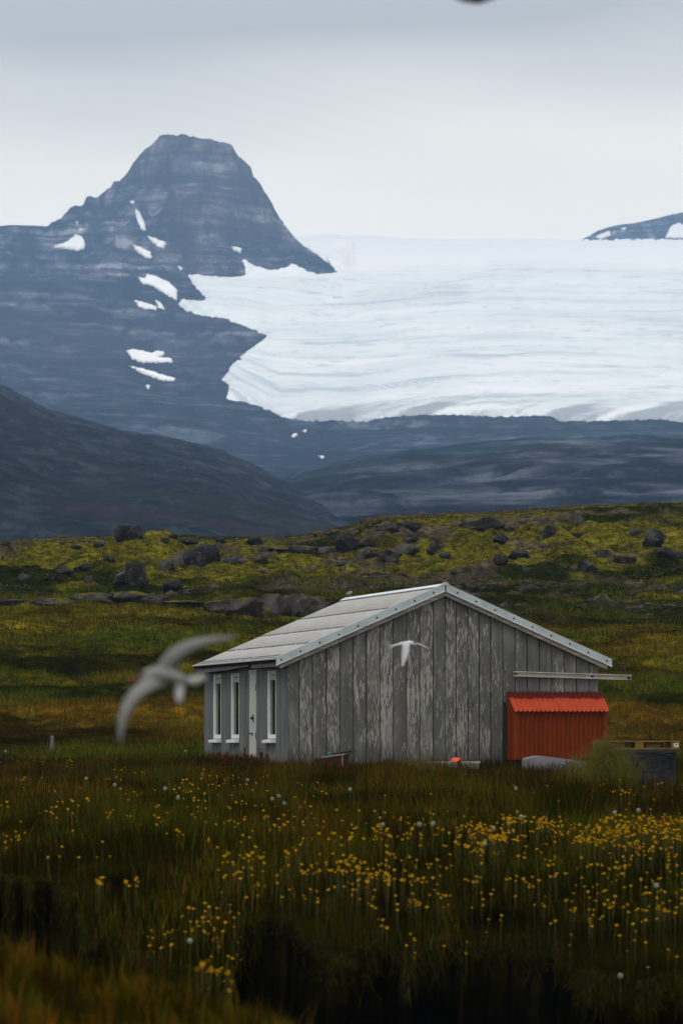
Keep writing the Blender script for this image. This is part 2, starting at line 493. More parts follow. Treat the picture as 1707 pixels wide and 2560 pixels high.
    c = g.mix(1.0, c, g.ramp(gu, [(0.42, (0.18, 0.21, 0.27)), (0.56, (1.7, 1.6, 1.5))]), 'MULTIPLY')
    st = g.noise(g.pos((0.0016, 0.0016, 0.05)), 1.0, 6, 0.68)
    c = g.mix(1.0, c, g.ramp(st, [(0.44, (0.22, 0.25, 0.32)), (0.54, (1.6, 1.48, 1.38))]), 'MULTIPLY')
    r = g.noise(g.pos((0.0018, 0.0018, 0.003)), 1.0, 4, 0.55)
    c = g.mix(g.math('MULTIPLY', g.step(r, 0.50, 0.64), 0.5), c, (0.115, 0.072, 0.072))
    gr = g.noise(g.pos((0.0015, 0.0015, 0.002)), 1.7, 4, 0.55)
    c = g.mix(g.math('MULTIPLY', g.step(gr, 0.54, 0.68), 0.5), c, (0.062, 0.072, 0.04))
    gq = g.new('ShaderNodeNewGeometry'); sq = g.new('ShaderNodeSeparateXYZ'); g.l(gq.outputs['Position'], sq.inputs[0])
    c = g.mix(1.0, c, g.ramp(g.step(sq.outputs['Z'], 420.0, 1050.0), [(0.0, (0.30, 0.34, 0.39)), (1.0, (1.0, 1.0, 1.0))]), 'MULTIPLY')   # darker heath low down, bare scree high up
    g.l(c, p.inputs['Base Color'])
    b = g.noise(g.pos((0.012, 0.006, 0.012)), 1.0, 9, 0.7); g.bump(b, 1.0, 110.0, p)
    M['far'] = m
    m, t, p = new_mat('near_hill_heath'); setp(p, 1.0, 0.0); g = N(t)
    a = g.noise(g.pos((0.075, 0.022, 0.085)), 1.0, 9, 0.74)
    c = g.ramp(a, [(0.3, (0.004, 0.008, 0.014)), (0.5, (0.030, 0.037, 0.050)), (0.64, (0.085, 0.094, 0.112))])  # bluish ramp carries some distance haze in the heath colour
    r = g.noise(g.pos((0.004, 0.004, 0.006)), 1.0, 5, 0.6)
    c = g.mix(g.math('MULTIPLY', g.step(r, 0.52, 0.66), 0.45), c, (0.038, 0.044, 0.026))
    r2 = g.noise(g.pos((0.009, 0.009, 0.012)), 1.0, 5, 0.6)
    c = g.mix(g.math('MULTIPLY', g.step(r2, 0.58, 0.68), 0.45), c, (0.060, 0.040, 0.032))
    g.l(c, p.inputs['Base Color']); g.bump(a, 1.0, 30.0, p)
    M['hill'] = m
    # ice and snow: dirt lines drawn out along the flow, dirtier at the snout
    m, t, p = new_mat('glacier_ice'); setp(p, 0.7, 0.2); g = N(t)
    wv = g.noise(g.pos((0.0009, 0.0009, 0.0009)), 1.0, 3, 0.5)
    gp = g.new('ShaderNodeNewGeometry')
    sh = g.new('ShaderNodeVectorMath', operation='SCALE'); cmb = g.new('ShaderNodeCombineXYZ')
    g.l(wv, cmb.inputs[1]); g.l(cmb.outputs[0], sh.inputs[0]); sh.inputs['Scale'].default_value = 900.0
    ad = g.new('ShaderNodeVectorMath', operation='ADD'); g.l(gp.outputs['Position'], ad.inputs[0]); g.l(sh.outputs[0], ad.inputs[1])
    mp = g.new('ShaderNodeMapping'); mp.inputs['Scale'].default_value = (0.0016, 0.0075, 0.0)
    g.l(ad.outputs[0], mp.inputs[0])
    s1 = g.noise(mp.outputs[0], 1.0, 8, 0.66, 0.6)
    s2 = g.noise(g.pos((0.022, 0.020, 0.02)), 1.0, 8, 0.75)
    c = g.ramp(s1, [(0.30, (0.70, 0.72, 0.70)), (0.48, (0.84, 0.845, 0.81)), (0.68, (0.93, 0.915, 0.87))])
    c = g.mix(g.math('MULTIPLY', g.step(s2, 0.47, 0.36), 0.5), c, (0.36, 0.39, 0.39))
    c = g.mix(g.attr('streak').outputs['Fac'], c, (0.44, 0.48, 0.50))
    d = g.attr('dirt').outputs['Fac']
    s3 = g.noise(g.pos((0.007, 0.004, 0.012)), 1.0, 8, 0.7, 1.2)
    dd = g.step(g.math('ADD', d, g.math('MULTIPLY', g.math('SUBTRACT', s3, 0.5), 1.1)), 0.40, 0.82)
    c = g.mix(g.math('MULTIPLY', dd, 0.9), c, (0.30, 0.31, 0.325))
    cl = g.attr('clean').outputs['Fac']
    c = g.mix(cl, c, (0.98, 0.95, 0.90))
    g.l(c, p.inputs['Base Color'])
    g.bump(s2, 0.5, 10.0, p)
    M['ice'] = m
    m, t, p = new_mat('old_snow'); setp(p, 0.7, 0.2); g = N(t)
    a = g.noise(g.pos((0.02, 0.008, 0.02)), 1.0, 5, 0.6)
    c = g.ramp(a, [(0.3, (0.86, 0.81, 0.76)), (0.55, (0.97, 0.94, 0.89))])
    e = g.attr('rim').outputs['Fac']
    c = g.mix(g.math('MULTIPLY', g.step(g.math('ADD', e, g.math('MULTIPLY', g.math('SUBTRACT', a, 0.5), 0.8)), 0.3, 0.95), 0.75), c, (0.34, 0.33, 0.33))
    g.l(c, p.inputs['Base Color'])
    M['snow'] = m
    # birds
    M['tern_white'] = simple_mat('white_plumage', (0.40, 0.41, 0.42), 0.8, 0.1, var=0.08)
    M['tern_grey'] = simple_mat('pale_grey_plumage', (0.18, 0.185, 0.18), 0.9, 0.0, var=0.1)
    M['tern_black'] = simple_mat('black_cap', (0.012, 0.012, 0.014), 0.8, 0.1)
    M['bill'] = simple_mat('red_bill', (0.15, 0.035, 0.02), 0.6, 0.3)
    # plants
    M['yellow'] = simple_mat('yellow_petals', (0.24, 0.128, 0.002), 0.9, 0.0, var=0.2)
    M['stem'] = simple_mat('flower_stem', (0.065, 0.06, 0.012), 0.8, 0.1)
    M['fluff'] = simple_mat('seed_fluff', (0.20, 0.21, 0.165), 0.9, 0.05)
    M['dock'] = simple_mat('red_brown_dock', (0.07, 0.018, 0.006), 0.9, 0.05, var=0.4, scale=20)
    return M
MAT = make_materials()
# ================================================================== far land
def interp(tab, x):
    t = np.array(tab, float)
    return np.interp(x, t[:, 0], t[:, 1])
FARX = np.concatenate([np.arange(-3000, -80, 40), np.arange(-80, 1790, 4.0), np.arange(1800, 4700, 40)])
CREST = [(-3000, 700), (-1500, 600), (-800, 545), (-300, 572), (0, 566), (46, 564), (118, 567), (123, 558), (149, 547), (164, 524), (169, 517), (204, 512), (211, 494), (241, 492),
         (262, 474), (266, 470), (270, 469), (278, 455), (281, 450), (296, 450), (321, 423), (332, 405), (347, 383), (376, 366), (388, 350), (396, 337), (425, 335.6), (459, 339), (476, 343), (494, 347), (530, 352), (562, 356), (577, 366),
         (591, 386), (610, 405), (626, 418), (631, 443), (649, 458), (660, 478), (674, 498), (690, 530), (717, 570), (740, 597), (769, 621), (804, 647), (844, 679), (870, 700), (1000, 700), (4700, 700)]
def far_sheet():
    rows = np.concatenate([np.arange(700, 4600, 90), np.arange(4600, 7400, 30), np.arange(7400, 8080, 7.0), np.arange(8080, 8800, 30), np.arange(8800, 11300, 40)])
    xs = FARX
    yf = interp([(-3000, 1040), (-500, 1010), (0, 1015), (400, 1040), (560, 1055), (800, 1095), (1100, 1075), (1707, 1075), (4700, 1090)], xs)
    ym = interp([(-3000, 760), (-500, 650), (0, 655), (120, 660), (300, 668), (480, 690), (700, 690), (844, 690), (1000, 688), (1300, 676), (1707, 682), (4700, 690)], xs)
    yc = interp(CREST, xs)
    yc = yc + (2.6 * vn(xs / 11, xs * 0, seed=25) + 2.0 * vn(xs / 5, xs * 0, seed=26)) * sstep(60, 130, xs) * (1 - sstep(640, 760, xs))
    yc = np.where(xs > 870, 668, yc)
    yc = np.where((xs > 844) & (xs <= 870), 679 - (xs - 844) * 0.4, yc)
    bl = sstep(846, 880, xs)
    ycY = interp([(-3000, 7700), (0, 7750), (160, 7900), (300, 8000), (4700, 8000)], xs)
    V = np.zeros((len(rows), len(xs), 3))
    r0 = np.array([700, 2000, 3600, 5000, 6300, 7450, 8001, 8500, 9200, 10000, 10500, 11200.0])
    kcrest = int(np.argmin(np.abs(rows - 8001))); rows[kcrest] = 8001.0
    for j, x in enumerate(xs):
        cY = ycY[j]
        ky = [700, 2000, 3600, 5000, 6300, 7450, cY, cY + 500, 9200, 10000, 10500, 11200]
        mid = 0.52 * yf[j] + 0.48 * ym[j] + 6 * math.sin(x * 0.004)
        kr = [1640, 1330, 1190, yf[j], mid, ym[j], yc[j], (yc[j] + 190) * (1 - bl[j]) + 655 * bl[j], 700 * (1 - bl[j]) + 632 * bl[j], 606 + 5 * math.sin(x * 0.006), 598 + 7 * math.sin(x * 0.0043 + 1) + 4 * math.sin(x * 0.013), 660]
        Yr = np.interp(rows, r0, ky)
        yy = np.interp(rows, r0, kr)
        # cliffs: steep upper wall over a gentler apron of scree
        t = (rows - 7450) / (8001 - 7450); m = (t > 0) & (t < 1)
        tt = np.where(m, np.clip(t, 0, 1), 0)
        yy = np.where(m, ym[j] + (yc[j] - ym[j]) * (0.75 * tt + 0.25 * tt ** 3), yy)
        V[:, j, 0] = colX(x, Yr); V[:, j, 1] = Yr; V[:, j, 2] = zrow(yy, Yr)
    X, Y, Z = V[..., 0], V[..., 1], V[..., 2]
    mtn = (1 - sstep(820, 900, xs))[None, :] * sstep(4800, 5400, rows)[:, None]
    face = mtn * sstep(7350, 7500, rows)[:, None] * (1 - sstep(7900, 8001, rows)[:, None] * 0.9)
    rg = 1 - np.abs(fbm(X / 170, Y / 260, seed=3, o=4))
    Z += mtn * (14 - 9 * sstep(7850, 7990, rows)[:, None]) * (1 - 0.6 * sstep(7950, 8001, rows)[:, None]) * fbm(X / 260, Y / 330, seed=5, o=5)
    Z += face * (rg - 0.75) * 70
    Z += face * 8.0 * np.sin(Z / 9.0 + 3 * fbm(X / 400, Y / 400, seed=8, o=2))
    Z += face * 12 * fbm(X / 45, Y / 60, seed=9, o=3)
    # slope below the cliffs: gullies running down towards the valley
    low = (1 - sstep(820, 950, xs))[None, :] * sstep(3000, 4000, rows)[:, None] * (1 - sstep(7300, 7450, rows)[:, None])
    Z += low * 16 * fbm(X / 130 + Y / 900, Y / 700, seed=12, o=5)
    Z += (1 - mtn) * sstep(2000, 3000, rows)[:, None] * (1 - sstep(4800, 5200, rows)[:, None]) * 7 * fbm(X / 180, Y / 260, seed=15, o=5)
    V[..., 2] = Z
    q = grid_quads(len(rows), len(xs))
    rr = np.repeat(rows[:-1], len(xs) - 1)
    cc = np.tile(xs[:-1], len(rows) - 1)
    mi = ((rr > 8005) | ((cc > 868) & (rr > 5400))).astype(int)          # the ice cap behind the peak is snow throughout
    me = np_mesh('mountain', V.reshape(-1, 3), quads=q, mats=[MAT['far'], MAT['snow']], matidx=mi)
    return link('mountain', me)
mountain = far_sheet()
tag(mountain, 'dark flat-topped mountain and slopes above the glacier', 'mountain', kind='structure')

def ridge(name, crest, Yc, Yf, Yb, yfoot, amp, mat, nrow=56, seed=0, scale=60):
    xs = FARX
    yc = interp(crest, xs)
    rows = np.concatenate([np.linspace(Yf, Yc, nrow), np.linspace(Yc, Yb, 14)[1:]])
    V = np.zeros((len(rows), len(xs), 3))
    for j, x in enumerate(xs):
        t = np.clip((rows - Yf) / (Yc - Yf), 0, 1)
        z0, z1 = zrow(yfoot, Yf), zrow(yc[j], Yc)
        z = z0 + (z1 - z0) * t ** 0.85
        tb = np.clip((rows - Yc) / (Yb - Yc), 0, 1)
        z = z + (z0 - z1 - 12) * tb
        V[:, j, 0] = colX(x, rows); V[:, j, 1] = rows; V[:, j, 2] = z
    X, Y = V[..., 0], V[..., 1]
    V[..., 2] += amp * fbm(X / scale, Y / scale, seed=seed, o=5) + 0.25 * amp * fbm(X / scale * 6, Y / scale * 6, seed=seed + 5, o=3)
    me = np_mesh(name, V.reshape(-1, 3), quads=grid_quads(len(rows), len(xs)), mats=[mat])
    return link(name, me)
hill_right = ridge('moraine_hill', [(-3000, 1420), (300, 1400), (560, 1290), (640, 1235), (760, 1185), (900, 1152), (1150, 1122), (1350, 1106), (1500, 1102), (1707, 1095), (2600, 1070), (4700, 1040)],
                   3400, 1300, 4100, 1440, 9, MAT['far'], seed=31, scale=150)
tag(hill_right, 'low blue-grey moraine hill below the ice', 'hill', kind='structure')
hill_left = ridge('heath_hill', [(-3000, 600), (-800, 760), (-200, 885), (0, 967), (40, 983), (65, 993), (110, 1018), (163, 1041), (327, 1080), (490, 1118), (550, 1143), (610, 1167), (708, 1205), (805, 1259), (871, 1308), (960, 1385), (1100, 1500), (4700, 1600)],
                  2300, 900, 2900, 1470, 6, MAT['hill'], seed=41, scale=70)
tag(hill_left, 'dark heath-covered hill sloping down from the left', 'hill', kind='structure')
nun = ridge('distant_peak', [(-3000, 900), (1300, 720), (1420, 640), (1460, 597), (1478, 588), (1500, 576), (1541, 564), (1604, 556), (1654, 547), (1690, 537), (1707, 533), (1900, 500), (2300, 560), (2700, 700), (4700, 900)],
            10750, 10250, 11200, 640, 9, MAT['far'], nrow=30, seed=51, scale=200)
tag(nun, 'far dark ridge standing out of the ice cap', 'mountain', kind='structure')

def bvh_of(objs):
    vs, fs, off = [], [], 0
    for o in objs:
        me = o.data
        v = np.zeros(len(me.vertices) * 3, np.float32); me.vertices.foreach_get('co', v)
        l = np.zeros(len(me.loops), np.int32); me.loops.foreach_get('vertex_index', l)
        vs.append(v.reshape(-1, 3)); fs.append(l.reshape(-1, 4) + off); off += len(me.vertices)
    return BVHTree.FromPolygons(np.concatenate(vs).tolist(), np.concatenate(fs).tolist())
FARB = bvh_of([mountain, nun])
CAMP = Vector((0, 0, ZC))
def cast(b, x, y):
    r = ray(x, y)
    h = b.ray_cast(CAMP, Vector(r).normalized(), 30000)
    return h[0]
def poly_sd(px, py, poly):
    """signed distance (positive inside) of points to a polygon, all in photograph pixels"""
    P = np.array(poly, float); Q = np.roll(P, -1, 0)
    d = np.full(px.shape, 1e9); ins = np.zeros(px.shape, bool)
    for (x0, y0), (x1, y1) in zip(P, Q):
        ex, ey = x1 - x0, y1 - y0
        t = np.clip(((px - x0) * ex + (py - y0) * ey) / (ex * ex + ey * ey + 1e-9), 0, 1)
        d = np.minimum(d, np.hypot(px - x0 - t * ex, py - y0 - t * ey))
        c = ((y0 > py) != (y1 > py)) & (px < (x1 - x0) * (py - y0) / (y1 - y0 + 1e-12) + x0)
        ins ^= c
    return np.where(ins, d, -d)
def drape(name, poly, step, jag, thick, mat, parent=None, xr=None, seed=0, jscale=9.0, extra=None, skip=None):
    P = np.array(poly, float)
    x0, y0 = P.min(0) - 3 * step; x1, y1 = P.max(0) + 3 * step
    xs = np.arange(x0, x1 + step, step) if xr is None else xr
    ys = np.arange(y0, y1 + step, step * 0.8)
    gx, gy = np.meshgrid(xs, ys)
    sd = poly_sd(gx, gy, poly) + jag * fbm(gx / jscale, gy / jscale * 1.6, seed=seed, o=3)
    keep = sd > -2.2 * step
    pts = np.full(gx.shape + (3,), np.nan); dep = np.full(gx.shape, np.nan)
    for i, j in zip(*np.nonzero(keep)):
        h = cast(FARB, gx[i, j], gy[i, j])
        if h is None or (skip is not None and skip(gx[i, j], h.y)): continue
        off = max(-6.0, min(thick, sd[i, j] * 0.7))
        pts[i, j] = (h.x, h.y, h.z + off); dep[i, j] = h.y
    idx = -np.ones(gx.shape, int); ok = ~np.isnan(dep)
    idx[ok] = np.arange(ok.sum())
    q = []
    a, b, c, d = idx[:-1, :-1], idx[:-1, 1:], idx[1:, 1:], idx[1:, :-1]
    da, db, dc, dd = dep[:-1, :-1], dep[:-1, 1:], dep[1:, 1:], dep[1:, :-1]
    with np.errstate(invalid='ignore'):
        mx = np.fmax(np.fmax(da, db), np.fmax(dc, dd)); mn = np.fmin(np.fmin(da, db), np.fmin(dc, dd))
        good = (a >= 0) & (b >= 0) & (c >= 0) & (d >= 0) & (mx / mn < 1.06)
    quads = np.stack([d[good], c[good], b[good], a[good]], 1)
    ex = {k: f(gx, gy, sd)[ok] for k, f in (extra or {}).items()}
    me = np_mesh(name, pts[ok], quads=quads, mats=[mat], extra=ex)
    return link(name, me, parent)
GLAC = [(700, 556), (735, 585), (769, 619), (804, 645), (848, 681), (800, 684), (770, 680), (745, 664), (728, 660), (715, 668), (700, 672), (680, 678), (655, 670), (632, 660), (606, 646), (611, 668), (614, 690), (590, 694), (560, 694), (505, 688), (472, 686),
        (478, 705), (490, 718), (500, 726), (518, 750), (490, 752), (455, 748), (445, 760), (462, 776), (520, 790), (570, 800), (620, 818), (660, 836), (668, 842), (650, 858), (625, 875), (600, 890), (604, 900), (580, 908), (570, 930), (556, 950), (576, 962), (564, 998), (608, 1004), (650, 1018), (692, 1034), (720, 1046), (767, 1052),
        (850, 1052), (900, 1054), (967, 1044), (1040, 1037), (1108, 1036), (1233, 1042), (1375, 1038), (1400, 1054), (1500, 1051), (1650, 1048), (1707, 1057), (2700, 1085), (2700, 540), (2000, 596), (1500, 599), (1100, 600), (900, 600), (780, 590)]
gxr = np.concatenate([np.arange(430, 1780, 3.6), np.arange(1790, 2720, 30)])
def f_dirt(gx, gy, sd):
    yb = interp([(400, 1000), (700, 1040), (900, 1056), (1100, 1040), (1400, 1052), (1707, 1060), (2800, 1085)], gx)
    w = interp([(550, 26), (760, 50), (950, 80), (1150, 105), (1300, 95), (1707, 125), (2800, 110)], gx)
    low = 1 - np.clip((yb - gy) / w, 0, 1)
    # faint medial lines: one sweeping from the mountain foot, one along the upper ice fall
    y1 = interp([(480, 712), (620, 722), (760, 735), (860, 752), (1000, 775), (1150, 790), (1400, 812), (1800, 840)], gx)
    y2 = interp([(600, 704), (900, 706), (1050, 694), (1250, 680), (1400, 682), (1600, 688), (1800, 694)], gx)
    l1 = 0.50 * np.exp(-((gy - y1) / 9) ** 2) * sstep(470, 600, gx) * (1 - sstep(950, 1300, gx))
    l2 = 0.46 * np.exp(-((gy - y2) / 6) ** 2) * sstep(600, 760, gx)
    y3 = interp([(800, 632), (900, 640), (1000, 650), (1100, 658)], gx)
    l3 = 0.42 * np.exp(-((gy - y3) / 5) ** 2) * sstep(790, 830, gx) * (1 - sstep(1000, 1080, gx))
    return np.clip(np.maximum(np.maximum(low * (0.74 + 0.75 * fbm(gx / 75 + gy / 22, gy / 45, seed=68, o=4)), l1), np.maximum(l2, l3)), 0, 1)
def f_clean(gx, gy, sd):
    y2 = interp([(430, 712), (600, 706), (900, 706), (1050, 694), (1250, 680), (1400, 682), (1600, 688), (1800, 694), (2700, 700)], gx)
    return (1 - sstep(-22, 10, gy - y2 + 10 + 10 * fbm(gx / 60, gy / 14, seed=63, o=3))) * 0.9
def f_streak(gx, gy, sd):
    # drawn-out flow lines: level across the upper ice, fanning and rising to the right near the snout
    yt = interp([(430, 712), (600, 706), (900, 706), (1050, 694), (1250, 680), (1400, 682), (1600, 688), (2700, 700)], gx)
    yb = interp([(430, 760), (560, 950), (700, 1040), (900, 1056), (1100, 1040), (1400, 1052), (1707, 1060), (2800, 1085)], gx)
    t = (gy - yt) / np.maximum(yb - yt, 40)
    u = t + 0.00030 * (gx - 900) * np.clip(t, 0, 1) ** 2 + 0.035 * fbm(gx / 260, gy / 120, seed=64, o=3)
    s = fbm(u * 34, gx / 420, seed=65, o=4) + 0.55 * fbm(u * 95, gx / 160, seed=66, o=3)
    broad = fbm(u * 6, gx / 500, seed=67, o=3)
    k = sstep(0.05, 0.55, s) * (0.35 + 0.65 * sstep(-0.25, 0.35, broad))
    return np.clip(0.85 * k * sstep(-0.02, 0.06, t) + 0.25 * sstep(0.0, 0.45, broad) * sstep(0, 0.1, t), 0, 0.8)
glacier = drape('glacier', GLAC, 3.6, 5.0, 5.0, MAT['ice'], xr=gxr, seed=61, skip=lambda x, Y: Y > 8060 and x < 884, extra={'dirt': f_dirt, 'clean': f_clean, 'streak': f_streak})
tag(glacier, 'broad white glacier tongue spreading below the ice cap', 'glacier', kind='structure')

def f_rim(gx, gy, sd): return 1 - np.clip(sd / 4.5, 0, 1)
SNOW4 = [   # traced at 1.742 pixels per photograph pixel, from (0, 300)
    [(235, 552), (300, 525), (330, 497), (355, 505), (370, 530), (370, 560), (345, 570), (280, 560)],
    [(588, 385), (612, 405), (634, 455), (634, 487), (613, 477), (596, 430)],
    [(558, 353), (590, 353), (582, 370)],
    [(640, 505), (680, 516), (727, 535), (714, 559), (690, 554), (660, 532)],
    [(580, 545), (602, 549), (656, 574), (662, 604), (640, 602), (600, 577)],
    [(600, 682), (630, 690), (643, 670), (700, 688), (740, 708), (774, 740), (770, 787), (735, 767), (690, 740), (650, 716), (620, 713)],
    [(1006, 550), (1057, 559), (1047, 579), (1020, 570)],
    [(553, 1005), (580, 996), (660, 1014), (690, 1006), (717, 1011), (714, 1026), (692, 1032), (747, 1039), (754, 1057), (620, 1057), (570, 1037)],
    [(563, 1071), (620, 1083), (700, 1108), (767, 1127), (757, 1140), (700, 1132), (630, 1107)],
    [(633, 1153), (654, 1159), (647, 1174)],
    [(583, 783), (620, 793), (682, 812), (682, 828), (610, 818)],
    [(343, 468), (364, 474), (353, 485)],
    [(328, 438), (344, 444), (339, 461)],
    [(775, 636), (797, 644), (789, 655)],
    [(673, 780), (702, 798), (722, 828), (690, 818)]]
for k, P in enumerate(SNOW4):
    drape('snow_patch', [(x / 1.742, 300 + y / 1.742) for x, y in P], 1.6, 3.2, 2.5, MAT['snow'], parent=mountain, seed=70 + k, jscale=5, extra={'rim': f_rim})
for k, P in enumerate([[(728, 1090), (740, 1084), (746, 1086), (734, 1096)], [(754, 1078), (768, 1075), (766, 1083)], [(796, 1140), (810, 1142), (807, 1148)]]):
    drape('snow_patch', P, 1.5, 3.0, 2.0, MAT['snow'], parent=mountain, seed=90 + k, jscale=4, extra={'rim': f_rim})
for k, P in enumerate([[(1660, 595), (1676, 563), (1698, 557), (1707, 562), (1740, 597)], [(1486, 590), (1524, 576), (1527, 589), (1496, 599)], [(1545, 572), (1566, 568), (1560, 575)]]):
    drape('snow_patch', P, 2.0, 2.0, 8.0, MAT['snow'], parent=nun, seed=95 + k, jscale=5, extra={'rim': f_rim})

# ================================================================== near ground
GX = np.concatenate([np.array([-40000, -20000, -10000, -6000, -4000, -2800, -2000, -1500, -1100]), np.arange(-900, -160, 40), np.arange(-160, 1870, 6.5), np.arange(1880, 2700, 40), np.array([2900, 3300, 4000, 5500, 8000, 14000, 24000, 42000])])
GY = np.concatenate([np.array([4, 8, 12, 15, 17.5]), np.arange(19, 34, 0.30), np.arange(34, 46.5, 0.085), np.arange(46.5, 60, 0.22), np.arange(60, 108, 0.42)])
gr = [108.0]
while gr[-1] < 330: gr.append(gr[-1] * 1.0042)
gr += [345, 365, 390, 430, 500, 600, 750, 950]
GY = np.concatenate([GY, gr[1:]])
BROW = [(-42000, 2180), (-400, 2180), (0, 2190), (130, 2212), (195, 2235), (212, 2335), (235, 2340), (262, 2290), (305, 2300), (335, 2400), (420, 2470), (520, 2475), (575, 2455), (598, 2340), (660, 2290), (735, 2300), (775, 2400), (820, 2455), (870, 2450), (905, 2385), (1000, 2370), (1018, 2430), (1045, 2372), (1130, 2350), (1150, 2395), (1185, 2352), (1250, 2350), (1390, 2385), (1440, 2460), (1600, 2500), (1707, 2500), (2200, 2490), (42000, 2490)]
NEAR = [(-42000, 2300), (-500, 2330), (0, 2385), (100, 2425), (200, 2465), (330, 2495), (480, 2535), (620, 2580), (760, 2650), (1000, 2800), (1500, 2900), (42000, 2900)]
SKYL = [(-42000, 1355), (-300, 1360), (0, 1357), (130, 1348), (270, 1343), (480, 1346), (700, 1345), (790, 1336), (840, 1324), (870, 1319), (900, 1307), (930, 1297), (960, 1290), (1020, 1288), (1080, 1288), (1130, 1284), (1180, 1284), (1290, 1279), (1360, 1274), (1430, 1268), (1500, 1264), (1600, 1262), (1707, 1257), (2200, 1245), (42000, 1245)]
def slope_Y(y):      # distance of the turf at a given row of the far bank
    return np.interp(y, [1910, 1988, 2065, 2150, 2250, 2350, 2500], [92, 72, 55, 46.5, 42, 41.2, 40.3])
def ground_z():
    V = np.zeros((len(GY), len(GX), 3))
    soil = np.zeros((len(GY), len(GX)))
    yb = interp(BROW, GX) + 10 * vn(GX / 40, GX * 0, seed=21) + 5 * vn(GX / 14, GX * 0, seed=22)
    yn = interp(NEAR, GX); ys = interp(SKYL, GX)
    for j, x in enumerate(GX):
        b = yb[j]; YB = float(slope_Y(b))
        tab = [(4, -1.0), (18, min(-1.0, float(zrow(yn[j], 25)) - 0.05)), (25, float(zrow(yn[j], 25))), (27.0, float(zrow(yn[j], 25)) - 0.10), (31, -2.35), (YB - 0.55, -2.45), (YB - 0.10, -2.35), (YB, float(zrow(b, YB)))]
        for y_, Y_ in ((2500, 40.3), (2350, 41.2), (2250, 42), (2150, 46.5), (2065, 55), (1988, 72), (1960, 84), (1936, 89.3), (1913, 91.7)):
            if Y_ > YB + 0.05: tab.append((Y_, float(zrow(y_, Y_))))
        tab += [(102, float(zrow(1894, 102))), (112, float(zrow(1856, 112)))]
        lw = 1 - float(sstep(700, 900, x))          # the left part has a rock shelf with a hollow behind it
        s = ys[j]
        tab += [(128, float(zrow(1770, 128))), (150, float(zrow(1665, 150))), (172, float(zrow(1582, 172)))]
        tab += [(190, float(zrow(1520 * lw + 1530 * (1 - lw), 190))), (196, float(zrow(1498 * lw + 1515 * (1 - lw), 196)))]
        tab += [(206, float(zrow(1478 * lw + 1488 * (1 - lw), 206))), (222, float(zrow(1440 * lw + 1440 * (1 - lw), 222)))]
        tab += [(245, float(zrow(0.55 * s + 0.45 * 1440, 245))), (268, float(zrow(s + 9, 268))), (282, float(zrow(s, 282))), (300, float(zrow(s + 14, 300)))]
        z3 = tab[-1][1]
        tab += [(330, z3 - 2.0), (400, z3 - 10), (600, -3), (950, -4)]
        t = np.array(tab)
        V[:, j, 0] = colX(x, GY); V[:, j, 1] = GY; V[:, j, 2] = np.interp(GY, t[:, 0], t[:, 1])
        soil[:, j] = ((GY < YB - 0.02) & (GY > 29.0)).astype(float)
    X, Y = V[..., 0], V[..., 1]
    # soften the knots along each column away from the cut bank
    Z = V[..., 2]
    far = sstep(100, 125, Y) * (1 - sstep(330, 400, Y))
    tus = np.maximum(0, fbm(X / 2.6, Y / 3.4, seed=101, o=4)) * 1.5
    hum = fbm(X / 9, Y / 13, seed=103, o=4)
    rough = sstep(195, 235, Y) * (1 - sstep(275, 300, Y) * 0.7)
    crestdamp = 1 - 0.8 * sstep(248, 272, Y)
    far = far * crestdamp
    Z += far * (0.75 * tus + 0.80 * hum + 0.42 * fbm(X / 4.2, Y / 4.6, seed=131, o=3)) * (0.55 + 0.6 * rough)
    Z += crestdamp * rough * 0.9 * (1 - np.abs(fbm(X / 5, Y / 7, seed=105, o=4))) - crestdamp * rough * 0.75
    near = sstep(36, 41, Y) * (1 - sstep(86, 90, Y)) * (1 - soil)
    Z += near * (1 - 0.6 * sstep(74, 86, Y)) * (0.24 * fbm(X / 1.1, Y / 2.0, seed=107, o=3) + 0.20 * fbm(X / 3.2, Y / 5, seed=108, o=2))
    Z += (Y < 29) * 0.05 * fbm(X / 0.7, Y / 1.4, seed=109, o=3)
    Z += soil * 0.10 * fbm(X / 0.35, Y / 0.35, seed=110, o=3)
    return V, soil
GV, SOIL = ground_z()
def lerp3(a, b, t):
    return a * (1 - t[..., None]) + b * t[..., None]
